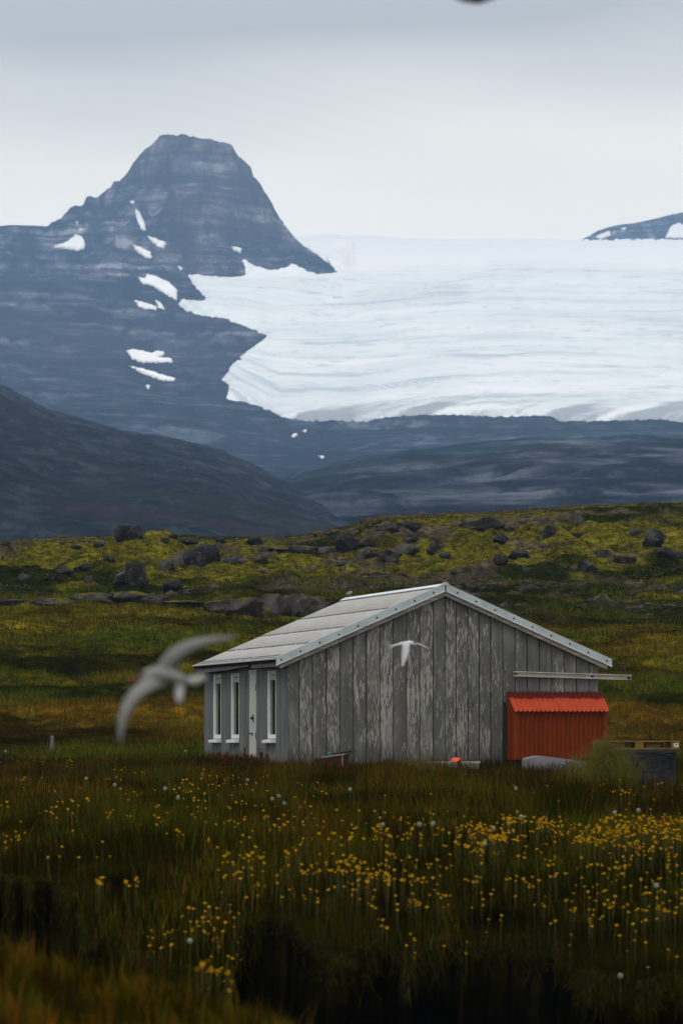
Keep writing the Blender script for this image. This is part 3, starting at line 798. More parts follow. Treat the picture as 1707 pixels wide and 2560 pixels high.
def ground_color(X, Y, soil):
    C = np.zeros(X.shape + (3,))
    field = np.array([0.007, 0.006, 0.0007])
    C[:] = field
    # rough pasture behind the barn: green, olive and rust-coloured bands
    past = sstep(90, 100, Y)
    n1 = fbm(X / 16, Y / 9, seed=121, o=4); n2 = fbm(X / 11, Y / 7, seed=122, o=4)
    P = lerp3(np.array([0.020, 0.027, 0.0012]), np.array([0.062, 0.053, 0.0028]), sstep(-0.25, 0.35, n1))
    P = lerp3(P, np.array([0.070, 0.036, 0.003]), 0.75 * sstep(0.05, 0.42, n2) * (1 - sstep(165, 200, Y)))
    C = lerp3(C, P, past)
    pm = fbm(X / 3.2, Y / 4.4, seed=132, o=4) + 0.5 * fbm(X / 9, Y / 9, seed=133, o=2)
    C *= (1 + past * (-0.72 + 1.25 * sstep(-0.3, 0.5, pm)))[..., None]
    gold = np.exp(-((Y - 170 - 3 * n1) / 7.0) ** 2) * (0.45 + 0.55 * sstep(-0.2, 0.3, n2))
    C = lerp3(C, np.array([0.075, 0.058, 0.003]), 0.55 * gold)
    dk = np.exp(-((Y - 133 - 4 * n2) / 5.0) ** 2) + sstep(880, 1150, X / Y * F + 853) * np.exp(-((Y - 190) / 8.0) ** 2)
    C = lerp3(C, np.array([0.012, 0.018, 0.001]), np.clip(0.75 * dk, 0, 1))
    # mossy ridge
    s = sstep(176, 212, Y + 7 * n1)
    n3 = fbm(X / 9, Y / 7, seed=123, o=5) + 0.35 * fbm(X / 1.6, Y / 2.2, seed=126, o=3); n4 = fbm(X / 13, Y / 9, seed=124, o=4)
    R = lerp3(np.array([0.010, 0.013, 0.001]), np.array([0.078, 0.069, 0.006]), sstep(-0.26, 0.16, n3 + 0.45 * sstep(215, 245, Y) - 0.28))
    scr = sstep(0.10, 0.26, n4 + 0.10 * sstep(225, 245, Y))
    R = lerp3(R, np.array([0.055, 0.043, 0.032]), scr * 0.9)
    C = lerp3(C, R, s)
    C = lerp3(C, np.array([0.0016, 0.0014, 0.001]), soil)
    C = lerp3(C, np.array([0.016, 0.013, 0.002]), (Y < 28).astype(float))
    return C
GC = ground_color(GV[..., 0], GV[..., 1], SOIL)
bumpy = (sstep(95, 120, GV[..., 1]) * 0.8 + 0.1)
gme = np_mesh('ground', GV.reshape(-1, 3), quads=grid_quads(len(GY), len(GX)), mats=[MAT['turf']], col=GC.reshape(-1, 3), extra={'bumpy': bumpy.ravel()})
ground = link('ground', gme)
tag(ground, 'rough grassy ground rising to a mossy ridge', 'ground', kind='structure')
GB = bvh_of([ground])
def gz(x, y):
    h = GB.ray_cast(Vector((x, y, 300)), Vector((0, 0, -1)), 1000)
    return h[0].z if h[0] is not None else 0.0
def gcast(px, py):
    return cast(GB, px, py)
LG = np.log(GY)
def gz_arr(X, Y):
    """bilinear height of the ground sheet at many points"""
    fi = np.interp(Y, GY, np.arange(len(GY)))
    px = X / Y * (F / CP) + 853.5
    fj = np.interp(px, GX, np.arange(len(GX)))
    i = np.clip(fi.astype(int), 0, len(GY) - 2); j = np.clip(fj.astype(int), 0, len(GX) - 2)
    u, v = fi - i, fj - j
    Z = GV[..., 2]
    return (Z[i, j] * (1 - v) + Z[i, j + 1] * v) * (1 - u) + (Z[i + 1, j] * (1 - v) + Z[i + 1, j + 1] * v) * u
def soil_at(X, Y):
    i = np.clip(np.round(np.interp(Y, GY, np.arange(len(GY)))).astype(int), 0, len(GY) - 1)
    j = np.clip(np.round(np.interp(X / Y * (F / CP) + 853.5, GX, np.arange(len(GX)))).astype(int), 0, len(GX) - 1)
    return SOIL[i, j]
# ================================================================== barn
TH = math.radians(13.238)
BO = Vector((2.324, 92.0, 0.0))
GDIR = Vector((math.cos(TH), math.sin(TH), 0)); BDIR = Vector((-math.sin(TH), math.cos(TH), 0))
def bw(lx, ly, lz=0.0):
    return BO + GDIR * lx + BDIR * ly + Vector((0, 0, lz))
barn = empty('barn', BO, TH)
tag(barn, 'weathered grey board barn with pale corrugated roof and flaking paint', 'barn')
ZR, ZE, XW = 4.048, 2.373, 3.865
SL = (ZR - ZE) / XW
AL = math.atan(SL); CA, SA = math.cos(AL), math.sin(AL)
LU = XW / CA
LB = 9.61
def roof_z(x): return ZR - abs(x) * SL
rnd = random.Random(5)

# core and side/back walls behind the boards
bm = bmesh.new()
prism(bm, [(-3.46, -0.25), (3.56, -0.25), (3.56, roof_z(3.56) - 0.10), (0, ZR - 0.10), (-3.46, roof_z(3.46) - 0.10)], 0.150, 9.46)
bm_obj('wall_core', bm, MAT['dark_wood'], barn)
SEAMS = [-3.587, -3.323, -3.022, -2.702, -2.395, -2.089, -1.79, -1.479, -1.18, -0.867, -0.562, -0.252, 0.03, 0.28, 0.549, 0.814, 1.079, 1.359, 1.645, 1.932, 2.218, 2.506, 2.794, 3.086, 3.383, 3.604]
for k, (a, b) in enumerate(zip(SEAMS[:-1], SEAMS[1:])):
    g = 0.008 + rnd.random() * 0.004
    a2, b2 = a + g, b - g
    yf = 0.118 + rnd.uniform(-0.004, 0.004)
    if k == 16: yf = 0.100
    zt = lambda x: roof_z(x) - 0.16
    bot = -0.08 + rnd.uniform(-0.03, 0.02)
    poly = [(a2, bot), (b2, bot + rnd.uniform(-0.01, 0.01)), (b2, zt(b2))]
    if a2 < 0 < b2: poly.append((0, zt(0)))
    poly.append((a2, zt(a2)))
    bm = bmesh.new(); prism(bm, poly, yf, 0.146)
    o = bm_obj('gable_board', bm, MAT['gable'], barn)
# left side wall: narrow boards cut round the openings
OPEN = [('window', 1.35, 2.27, 0.57, 2.15), ('door', 3.40, 4.28, -0.10, 2.20), ('window', 5.37, 6.33, 0.57, 2.15), ('window', 7.48, 8.43, 0.57, 2.15)]
def side_board(y0, y1, z0, z1, dx):
    bm = bmesh.new(); add_box(bm, -3.587 - dx, -3.465, y0, y1, z0, z1)
    return bm_obj('side_board', bm, MAT['side'], barn)
y = 0.150
while y < 9.5:
    w = 0.15 + rnd.uniform(-0.012, 0.012)
    edges = [e for op in OPEN for e in (op[1], op[2])]
    y1 = min(y + w, 9.52)
    for e in edges:
        if y + 0.02 < e < y1: y1 = e
    mid = (y + y1) / 2
    dx = rnd.choice([0.0, 0.0, 0.014, 0.004])
    op = next((q for q in OPEN if q[1] <= mid <= q[2]), None)
    if op is None:
        side_board(y + 0.004, y1 - 0.004, -0.1, 2.30, dx)
    else:
        side_board(y + 0.004, y1 - 0.004, op[4] + 0.002, 2.30, dx)
        if op[0] == 'window': side_board(y + 0.004, y1 - 0.004, -0.1, op[3] - 0.075, dx)
    y = y1
# far gable and right wall, plain sheets of board
bm = bmesh.new(); prism(bm, [(-3.58, -0.2), (3.58, -0.2), (3.58, roof_z(3.58) - 0.12), (0, ZR - 0.12), (-3.58, roof_z(3.58) - 0.12)], 9.465, 9.50)
bm_obj('rear_wall', bm, MAT['side'], barn)
bm = bmesh.new(); add_box(bm, 3.565, 3.60, 0.15, 9.46, -0.2, roof_z(3.6) - 0.12)
bm_obj('right_wall', bm, MAT['side'], barn)

def make_window(y0, y1, z0, z1):
    w = empty('window', (0, 0, 0)); w.parent = barn
    xf = -3.587 + 0.008; xb = xf + 0.095
    bm = bmesh.new()
    add_box(bm, xf, xb, y0 + 0.004, y0 + 0.075, z0 + 0.03, z1 - 0.004)
    add_box(bm, xf, xb, y1 - 0.105, y1 - 0.004, z0 + 0.03, z1 - 0.004)
    add_box(bm, xf + 0.002, xb - 0.002, y0 + 0.077, y1 - 0.107, z0 + 0.03, z0 + 0.125)
    bm_obj('frame', bm, MAT['white_paint'], w)
    bm = bmesh.new(); add_box(bm, xf + 0.020, xb - 0.002, y0 + 0.077, y1 - 0.107, z1 - 0.10, z1 - 0.006)
    bm_obj('head_panel', bm, MAT['louver'], w)
    bm = bmesh.new(); add_box(bm, xf + 0.048, xf + 0.054, y0 + 0.077, y1 - 0.107, z0 + 0.127, z1 - 0.225)
    bm_obj('pane', bm, MAT['glass'], w)
    for i in range(3):
        zz = z1 - 0.215 + i * 0.038
        bm = bmesh.new()
        add_box(bm, xf + 0.012, xf + 0.046, y0 + 0.078, y1 - 0.108, zz, zz + 0.026)
        for v in bm.verts:
            if v.co.x < xf + 0.03: v.co.z -= 0.010
        bm_obj('louver_slat', bm, MAT['louver'], w)
    bm = bmesh.new(); add_box(bm, -3.587 - 0.115, xf + 0.02, y0 - 0.03, y1 + 0.04, z0 - 0.07, z0 + 0.012)
    for v in bm.verts:
        if v.co.x < -3.65 and v.co.z > z0: v.co.z -= 0.018
    bmesh.ops.bevel(bm, geom=bm.edges[:], offset=0.008, segments=2, affect='EDGES')
    bm_obj('sill', bm, MAT['white_paint'], w)
    bm = bmesh.new(); add_box(bm, xb + 0.002, xb + 0.01, y0, y1, z0, z1)
    bm_obj('blind_back', bm, MAT['dark_wood'], w)
for op in OPEN:
    if op[0] == 'window': make_window(*op[1:])
d = empty('door'); d.parent = barn
bm = bmesh.new()
for i in range(5):
    ya = 3.42 + i * 0.168
    add_box(bm, -3.587 + 0.004, -3.553, ya + 0.002, ya + 0.166, -0.06, 2.10)
bm_obj('door_leaf', bm, MAT['door'], d)
bm = bmesh.new(); add_box(bm, -3.587 - 0.006, -3.553, 3.41, 4.27, 2.105, 2.19)
bm_obj('door_head', bm, MAT['door'], d)
bm = bmesh.new(); add_box(bm, -3.645, -3.584, 3.72, 3.84, 1.04, 1.10); add_box(bm, -3.600, -3.582, 3.75, 3.80, 0.98, 1.16)
bm_obj('door_handle', bm, MAT['black'], d)
for z in (1.70, 0.60):
    bm = bmesh.new(); add_box(bm, -3.596, -3.582, 3.43, 3.50, z, z + 0.15)
    bm_obj('hinge', bm, MAT['black'], d)
bm = bmesh.new(); add_box(bm, -3.600, -3.582, 3.85, 4.30, 0.715, 0.735); add_box(bm, -3.600, -3.582, 3.84, 3.87, 0.66, 0.73)
bm_obj('latch', bm, MAT['black'], d)

# roof: four courses of corrugated sheet on each slope, each lapping the next
def course(sgn, u0, u1, lift, y0=0.0, y1=LB, pitch=0.076, amp=0.010):
    nv = int((y1 - y0) / pitch * 6)
    ys = np.linspace(y0, y1, nv)
    wv = amp * np.cos(2 * math.pi * ys / pitch)
    vs = []
    for k, (u, off) in enumerate(((u0, 0.004), (u1, 0.004 + lift))):
        h = wv + off
        vs.append(np.stack([np.full(nv, sgn * u * CA) + sgn * SA * h, ys, ZR - 0.012 - u * SA + CA * h], 1))
    for k, (u, off) in enumerate(((u1, -0.004 + lift), (u0, -0.004))):
        h = wv + off
        vs.append(np.stack([np.full(nv, sgn * u * CA) + sgn * SA * h, ys, ZR - 0.012 - u * SA + CA * h], 1))
    V = np.concatenate(vs)
    q = grid_quads(4, nv)
    if sgn < 0: q = q[:, ::-1]
    me = np_mesh('roof_sheet', V, quads=q, mats=[MAT['roof']], smooth=True)
    return link('roof_sheet', me, barn)
CR = [0.0, 0.31, 0.56, 0.78, 1.0]
for sgn in (-1, 1):
    for i in range(4):
        course(sgn, max(0.0, CR[i] - 0.015) * LU, CR[i + 1] * LU, 0.006)
    # dark boxes imitate the shaded gaps along the eave and the laps
course(-1, 0.945 * LU, 1.004 * LU, 0.010).name = 'eave_strip'
for uf in (0.31, 0.56, 0.78, 0.945, 0.975):
    bm = bmesh.new()
    for i in range(125):
        yy = 0.12 + i * 0.076
        if rnd.random() < 0.18: continue
        u = uf * LU + 0.012; hh = 0.016
        c = Vector((-u * CA - SA * hh, yy, ZR - 0.012 - u * SA + CA * hh))
        add_box(bm, -0.024, 0.024, -0.022, 0.022, -0.006, 0.006, M=Matrix.Translation(c) @ Matrix.Rotation(-AL, 4, 'Y'))
    tag(bm_obj('lap_gap_marks', bm, MAT['screw'], barn), kind='stuff')  # screw material also serves for the shaded gaps here
# deck under the sheets
for sgn in (-1, 1):
    bm = bmesh.new()
    prism(bm, [(0, ZR - 0.035), (sgn * (XW - 0.03), ZE - 0.022), (sgn * (XW - 0.03), ZE - 0.075), (0, ZR - 0.09)], 0.035, LB - 0.03)
    bm_obj('roof_deck', bm, MAT['dark_wood'], barn)
# ridge cap with scalloped edges
ys = np.linspace(-0.02, LB + 0.01, 760)
vs = []
for s_, u in ((-1, 0.20), (-1, 0.04), (1, 0.04), (1, 0.20)):
    sc = 0.014 * np.cos(2 * math.pi * ys / 0.076) if u > 0.1 else 0 * ys
    uu = u + sc
    lift = 0.030 if u > 0.1 else 0.042
    vs.append(np.stack([s_ * uu * CA, ys, ZR - uu * SA + lift], 1))
link('ridge_cap', np_mesh('ridge_cap', np.concatenate(vs), quads=grid_quads(4, 760), mats=[MAT['lip']], smooth=False), barn)
bm = bmesh.new(); prism(bm, [(-0.10, ZR - 0.02), (0.10, ZR - 0.02), (0.06, ZR + 0.035), (0, ZR + 0.055), (-0.06, ZR + 0.035)], -0.035, 0.05)
bm_obj('ridge_end_cap', bm, MAT['flash'], barn)
# barge flashing, its bright lower lip, its screws and the wooden barge boards below
def slope_strip(sgn, u0, u1, d0, d1, y0, y1, name, mat, parent):
    bm = bmesh.new()
    def P(u, d): return (sgn * u * CA, ZR + 0.022 - u * SA - d)
    prism(bm, [P(u0, d0), P(u1, d0), P(u1, d1), P(u0, d1)], y0, y1)
    return bm_obj(name, bm, mat, parent)
for sgn in (-1, 1):
    for a, b in ((0.004, 0.215), (0.216, 0.60), (0.601, 1.0)):
        f = slope_strip(sgn, a * LU, b * LU + 0.015, 0.0, 0.150, -0.022, -0.014 if a != 0.216 else -0.0125, 'barge_flashing', MAT['flash'], barn)
        slope_strip(sgn, a * LU, b * LU + 0.014, 0.1515, 0.172, -0.030, -0.012, 'flashing_lip', MAT['lip'], f)
        slope_strip(sgn, a * LU, b * LU + 0.013, -0.010, -0.002, -0.022, 0.10, 'top_flange', MAT['flash'], f)
    n = 9
    for i in range(n):
        u = 0.30 + i * 0.475
        if u > LU - 0.05: continue
        x = sgn * u * CA; z = ZR + 0.022 - u * SA - 0.085
        bm = bmesh.new()
        bmesh.ops.create_cone(bm, cap_ends=True, segments=8, radius1=0.024, radius2=0.016, depth=0.016, matrix=Matrix.Translation((x, -0.029, z)) @ Matrix.Rotation(math.pi / 2, 4, 'X'))
        bm_obj('screw', bm, MAT['screw'], barn)
    slope_strip(sgn, 0.0, LU - 0.09, 0.174, 0.275, 0.004, 0.032, 'barge_board', MAT['barge'], barn)
# eave fascia on the left: near piece, gap, long sagging far piece
for pts in ([(0.02, 2.335), (3.05, 2.335), (3.05, 2.235), (0.02, 2.215)], [(3.35, 2.335), (9.58, 2.335), (9.58, 2.205), (6.3, 2.225), (3.35, 2.275)]):
    bm = bmesh.new()
    a = [bm.verts.new((-3.80, y, z - 0.02)) for y, z in pts]; b = [bm.verts.new((-3.772, y, z - 0.02)) for y, z in pts]
    bm.faces.new(a); bm.faces.new(b[::-1])
    for i in range(len(pts)):
        j = (i + 1) % len(pts); bm.faces.new([a[j], a[i], b[i], b[j]])
    bmesh.ops.recalc_face_normals(bm, faces=bm.faces[:])
    bm_obj('fascia_board', bm, MAT['fascia'], barn)
# sliding-door rail along the right of the gable
bm = bmesh.new()
def rz(x): return 2.098 + (x - 1.604) * (2.022 - 2.098) / (4.359 - 1.604)
for z0, z1, ya, yb in ((-0.005, 0.018, 0.035, 0.092), (-0.080, -0.006, 0.072, 0.090), (-0.098, -0.081, 0.050, 0.092)):
    v = add_box(bm, 1.604, 4.359, ya, yb, z0, z1)
    for q in v: q.co.z += rz(q.co.x)
ral = bm_obj('door_rail', bm, MAT['rail'], barn)
for x in (1.64, 3.44, 4.30):
    bm = bmesh.new(); add_box(bm, x - 0.03, x + 0.03, 0.030 if x > 4 else 0.058, 0.074, rz(x) - 0.085 if x > 4 else rz(x) - 0.06, rz(x) - 0.022)
    bm_obj('rail_bracket', bm, MAT['black'], ral)
bm = bmesh.new(); add_box(bm, 3.60, 4.02, 0.094, 0.110, 2.07, 2.09)
for v in bm.verts: v.co.z += (3.60 - v.co.x) * 0.15 + 0.06
bm_obj('stay_rod', bm, MAT['black'], barn)

# ================================================================== red corrugated lean-to
SX, SY = 2.54, -0.2
shed = empty('corrugated_shed', bw(SX, SY), TH)
tag(shed, 'small red corrugated iron lean-to against the barn gable', 'shed')
def corr_panel(name, P0, U, Vv, pitch, amp, Nn, mat, parent, flat=False):
    """rectangle P0 + u*U + v*V with ribs along V, displaced along Nn; 3 mm thick"""
    U, Vv, Nn, P0 = Vector(U), Vector(Vv), Vector(Nn), Vector(P0)
    n = int(U.length / pitch * 8)
    vs = []
    for off, v in ((0.003, 0), (0.003, 1), (-0.003, 1), (-0.003, 0)):
        for i in range(n + 1):
            t = i / n
            ph = 2 * math.pi * t * U.length / pitch
            h = amp * (math.tanh(2.2 * math.cos(ph)) if flat else math.cos(ph)) + off
            vs.append(P0 + U * t + Vv * v + Nn * h)
    q = grid_quads(4, n + 1)
    me = np_mesh(name, [tuple(p) for p in vs], quads=q, mats=[mat], smooth=not flat)
    return link(name, me, parent)
xl, xr = 1.452 - SX, 3.615 - SX
yf, yw = -0.45 - SY, 0.095 - SY
bm = bmesh.new()
v = add_box(bm, xl + 0.02, xr - 0.02, yf + 0.025, yw - 0.01, 0.14, 1.20)
for q in v:
    if q.co.z > 1 and q.co.y > 0: q.co.z = 1.56
bm_obj('shed_core', bm, MAT['dark_wood'], shed)
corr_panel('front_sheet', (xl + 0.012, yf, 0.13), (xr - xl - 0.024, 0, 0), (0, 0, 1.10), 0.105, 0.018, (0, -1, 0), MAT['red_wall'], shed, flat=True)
for x in (xl, xr):
    bm = bmesh.new()
    a = [bm.verts.new((x - 0.006, yy, zz)) for yy, zz in ((yf - 0.012, 0.13), (yw, 0.13), (yw, 1.60), (yf - 0.012, 1.235))]
    b = [bm.verts.new((x + 0.006, w.co.y, w.co.z)) for w in a]
    bm.faces.new(a); bm.faces.new(b[::-1])
    for i in range(4): bm.faces.new([a[(i + 1) % 4], a[i], b[i], b[(i + 1) % 4]])
    bmesh.ops.recalc_face_normals(bm, faces=bm.faces[:])
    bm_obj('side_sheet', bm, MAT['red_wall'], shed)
bm = bmesh.new(); add_box(bm, xl - 0.004, xl + 0.10, yf - 0.030, yf - 0.0225, 0.13, 1.225)
bm_obj('corner_trim', bm, MAT['red_wall'], shed)
bm = bmesh.new(); add_box(bm, xr - 0.08, xr + 0.004, yf - 0.030, yf - 0.0225, 0.13, 1.225)
bm_obj('corner_trim', bm, MAT['red_wall'], shed)
top = Vector((xl - 0.02, 0.098 - SY, 1.655)); bot = Vector((xl - 0.02, -0.545 - SY, 1.212))
nrm = (bot - top).cross(Vector((1, 0, 0))).normalized()
if nrm.z < 0: nrm = -nrm
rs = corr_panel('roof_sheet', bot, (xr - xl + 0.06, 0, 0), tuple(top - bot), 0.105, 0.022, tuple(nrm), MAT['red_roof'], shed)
bm = bmesh.new()
for i in range(15):
    c = top.lerp(bot, 0.80 if i % 2 else 0.32) + Vector((0.08 + i * 0.148, 0, 0)) + nrm * 0.016
    bmesh.ops.create_cone(bm, cap_ends=True, segments=6, radius1=0.010, radius2=0.006, depth=0.010, matrix=Matrix.Translation(c))
bm_obj('nail_heads', bm, MAT['screw'], rs)
for x in (xl + 0.08, xr - 0.08):
    bm = bmesh.new(); add_box(bm, x - 0.05, x + 0.05, yf + 0.05, yf + 0.15, -0.30, 0.139)
    bm_obj('leg', bm, MAT['dark_wood'], shed)
for x in (1.395, ):
    bm = bmesh.new(); add_box(bm, x - 0.025, x + 0.025, 0.06, 0.110, -0.1, 1.42)
    bm_obj('dark_edge_strip', bm, MAT['black'], barn)  # near-black strip over the dark gap between post and shed

# ================================================================== things lying about
def on_ground(o, dz=0.0):
    o.location.z = gz(o.location.x, o.location.y) + dz
# grey tub with blue lettering, sunk in the grass
p = at(1384, 1915, 89.4)
tub = empty('insulated_tub', (p.x, p.y, 0), TH * 0.6)
tag(tub, 'pale grey tub with blue lettering lying in grass below the red shed', 'tub')
bm = bmesh.new()
prof = [(-0.66, -0.35), (0.66, -0.35), (0.66, 0.115), (0.62, 0.135), (-0.36, 0.255), (-0.60, 0.205), (-0.645, 0.175)]
prism(bm, prof, -0.36, 0.36)
bmesh.ops.bevel(bm, geom=bm.edges[:], offset=0.014, segments=2, affect='EDGES')
bm_obj('tub_shell', bm, MAT['concrete'], tub)
tub.location.z = p.z - 0.03
bm = bmesh.new()
def stroke(x0, z0, x1, z1, w=0.020):
    d = Vector((x1 - x0, 0, z1 - z0)); n = Vector((-d.z, 0, d.x)).normalized() * w / 2
    a, b = Vector((x0, -0.3635, z0)), Vector((x1, -0.3635, z1))
    vs = [bm.verts.new(q) for q in (a - n, b - n, b + n, a + n)]
    f = bm.faces.new(vs); f.normal_update()
    if f.normal.y > 0: f.normal_flip()
ox = 0.14
for (a, b, c, e) in ((0, 0, 0, .10), (0, .10, .04, .04), (.04, .04, .08, .10), (.08, .10, .08, 0), (.12, 0, .12, .10), (.12, .10, .17, .10), (.12, .05, .16, .05), (.22, 0, .22, .10), (.22, .10, .27, 0), (.27, 0, .27, .10)):
    stroke(ox + a - 0.06, b - 0.015 - a * 0.1, ox + c - 0.06, e - 0.015 - c * 0.1)
bm_obj('blue_lettering', bm, MAT['blue'], tub)

# rusty trough with odds and ends
p = at(829, 1893, 90.6)
tr = empty('rusty_trough', (p.x, p.y, p.z), TH + 0.15)
tag(tr, 'rusty half-drum trough standing in grass against the barn wall', 'trough')
bm = bmesh.new()
rings = []
for z, k in ((-0.32, 0.86), (-0.2, 0.93), (0.0, 1.0), (0.02, 1.03), (0.02, 0.95), (-0.1, 0.90)):
    r = []
    for i in range(24):
        a = 2 * math.pi * i / 24
        r.append((0.40 * k * math.cos(a), 0.26 * k * math.sin(a), z + 0.055 * math.cos(a) * (1 if z > -0.1 else 0.3)))
    rings.append(r)
loft(bm, rings)
bm_obj('drum', bm, MAT['rust'], tr)
bm = bmesh.new(); add_box(bm, 0.14, 0.155, -0.275, -0.268, -0.20, 0.04); bm_obj('pale_cord', bm, MAT['pale'], tr)
def loose(name, label, cat, loc, rot, dims, mat, bev=0.006):
    bm = bmesh.new(); add_box(bm, *dims)
    if bev: bmesh.ops.bevel(bm, geom=bm.edges[:], offset=bev, segments=2, affect='EDGES')
    o = bm_obj(name, bm, mat, None, loc=loc, rot=rot); tag(o, label, cat); return o
TM = Matrix.Translation(p) @ Matrix.Rotation(TH + 0.15, 4, 'Z')
loose('scrap_plank', 'pale strip of wood laid over the rusty trough', 'plank', TM @ Vector((-0.03, -0.14, 0.022)), (0, -0.12, TH + 0.25), (-0.28, 0.30, -0.025, 0.025, 0, 0.02), MAT['pale'])
loose('scrap_iron', 'black iron bar sticking out past the right end of the trough', 'iron bar', TM @ Vector((0.17, 0.03, 0.062)), (0, -0.14, TH + 0.05), (-0.20, 0.32, -0.03, 0.03, 0, 0.045), MAT['black'])
bm = bmesh.new()
jar = [[(r * math.cos(2 * math.pi * i / 14), r * math.sin(2 * math.pi * i / 14), z) for i in range(14)] for z, r in ((0, 0.045), (0.01, 0.055), (0.085, 0.055), (0.095, 0.050), (0.115, 0.050), (0.118, 0.04))]
loft(bm, jar)
o = bm_obj('green_jar', bm, MAT['green'], None, loc=TM @ Vector((-0.055, 0.0, 0.0))); tag(o, 'small green jar standing in the rusty trough', 'jar')

# pale fish box with an orange buoy in it
p = at(1133, 1904, 90.2)
bx = empty('fish_box', (p.x, p.y, p.z), TH)
tag(bx, 'pale open fish box in the grass by the barn wall', 'box')
for nm, dm in (('box_wall', (-0.50, 0.50, -0.30, -0.275, -0.34, 0.0)), ('box_wall', (-0.50, 0.50, 0.275, 0.30, -0.34, 0.0)), ('box_end', (-0.50, -0.475, -0.274, 0.274, -0.34, 0.0)), ('box_end', (0.475, 0.50, -0.274, 0.274, -0.34, 0.0)), ('box_floor', (-0.474, 0.474, -0.274, 0.274, -0.34, -0.31)), ('box_rim', (-0.52, 0.52, -0.325, -0.301, -0.045, 0.008))):
    box_obj(nm, dm, MAT['pale'], bx, 0.006)
bu = empty('buoy', bx.location + Vector((0.05, 0.0, -0.045)))
tag(bu, 'round orange-red buoy showing above the pale fish box', 'buoy')
bm = bmesh.new(); bmesh.ops.create_uvsphere(bm, u_segments=28, v_segments=18, radius=0.15)
for v in bm.verts: v.co.z *= 0.92
bm_obj('float', bm, MAT['orange'], bu, smooth=True)
bm = bmesh.new(); bmesh.ops.create_cone(bm, cap_ends=True, segments=14, radius1=0.035, radius2=0.03, depth=0.07, matrix=Matrix.Translation((0.14, 0, 0.02)) @ Matrix.Rotation(math.pi / 2, 4, 'Y'))
bm_obj('neck', bm, MAT['black'], bu, smooth=True)

# pallet on a pile wrapped in black plastic
pc = at(1592, 1873, 74.0)
pile = empty('plastic_wrapped_pile', (pc.x, pc.y + 0.35, 0), 0.06)
on_ground(pile)
ph = pc.z - pile.location.z
tag(pile, 'pile wrapped in wrinkled black plastic under the pallet', 'wrapped pile')
nx, nz_ = 26, 14
def pile_pt(a, h):
    """a: angle round the block, h: 0 floor .. 1 top"""
    hx, hy = 0.70, 0.46
    c, s = math.cos(a), math.sin(a)
    k = 1.0 / max(abs(c) ** 8 + abs(s) ** 8, 1e-9) ** (1 / 8)
    x, y = hx * c * k, hy * s * k
    w = 0.035 * float(fbm(a * 3.1, h * 2.2, seed=5, o=3)) + 0.05 * (1 - h) * max(0, math.sin(a * 5 + 1)) * (1 if h < 0.45 else 0.2)
    sag = 1 - 0.05 * math.sin(math.pi * h)
    return (x * sag * (1 + w), y * sag * (1 + w), h * (ph - 0.012))
bm = bmesh.new()
loft(bm, [[pile_pt(2 * math.pi * i / 72, h) for i in range(72)] for h in np.linspace(-0.15, 1, 16)] )
bm_obj('plastic_sheet', bm, MAT['tarp'], pile, smooth=True)
pal = empty('wooden_pallet', (pc.x, pc.y + 0.35, pc.z), 0.06)
tag(pal, 'yellow-brown wooden pallet lying on the black plastic pile', 'pallet')
Lp = 0.735
for i, x in enumerate((-Lp, -0.06, Lp - 0.145)):
    for y in (-0.40, -0.055, 0.29):
        o = box_obj('pallet_block', (x, x + 0.145, y, y + 0.11, 0.0225, 0.115), MAT['pallet'], pal, 0.004)
for y in (-0.40, -0.05, 0.29):
    box_obj('bottom_board', (-Lp, Lp, y, y + 0.10, 0.0, 0.022), MAT['pallet'], pal, 0.003)
for x in (-Lp, -0.06, Lp - 0.145):
    box_obj('stringer_board', (x, x + 0.145, -0.40, 0.40, 0.1155, 0.130), MAT['pallet_grey'], pal, 0.002)
for i in range(6):
    y = -0.41 + i * 0.138
    box_obj('deck_board', (-Lp - 0.005, Lp + 0.005, y, y + 0.115, 0.1305, 0.152), MAT['pallet'], pal, 0.003)
for xa in (-0.42, 0.21):
    box_obj('inner_block', (xa - 0.05, xa + 0.20, -0.20, -0.10, 0.0225, 0.090), MAT['pallet_grey'], pal, 0.004)
box_obj('stuck_label', (Lp - 0.10, Lp - 0.02, -0.404, -0.4008, 0.04, 0.105), MAT['white_paint'], pal)
box_obj('label_print', (Lp - 0.08, Lp - 0.04, -0.4062, -0.4045, 0.065, 0.09), MAT['black'], pal)

# short grey post left of the barn
p = gcast(132, 1884)
post = empty('fence_post', p, 0.3)
tag(post, 'short grey wooden post leaning in grass left of the barn', 'post')
bm = bmesh.new()
loft(bm, [[((0.062 - 0.004 * k) * math.cos(2 * math.pi * i / 10) - 0.03 * z, (0.055) * math.sin(2 * math.pi * i / 10), z) for i in range(10)] for k, z in enumerate((-0.2, 0, 0.2, 0.40, 0.455))] )
bm_obj('post_shaft', bm, MAT['post'], post)
bm = bmesh.new(); add_box(bm, -0.095, -0.055, -0.03, 0.02, 0.34, 0.42); bm_obj('insulator', bm, MAT['black'], post)
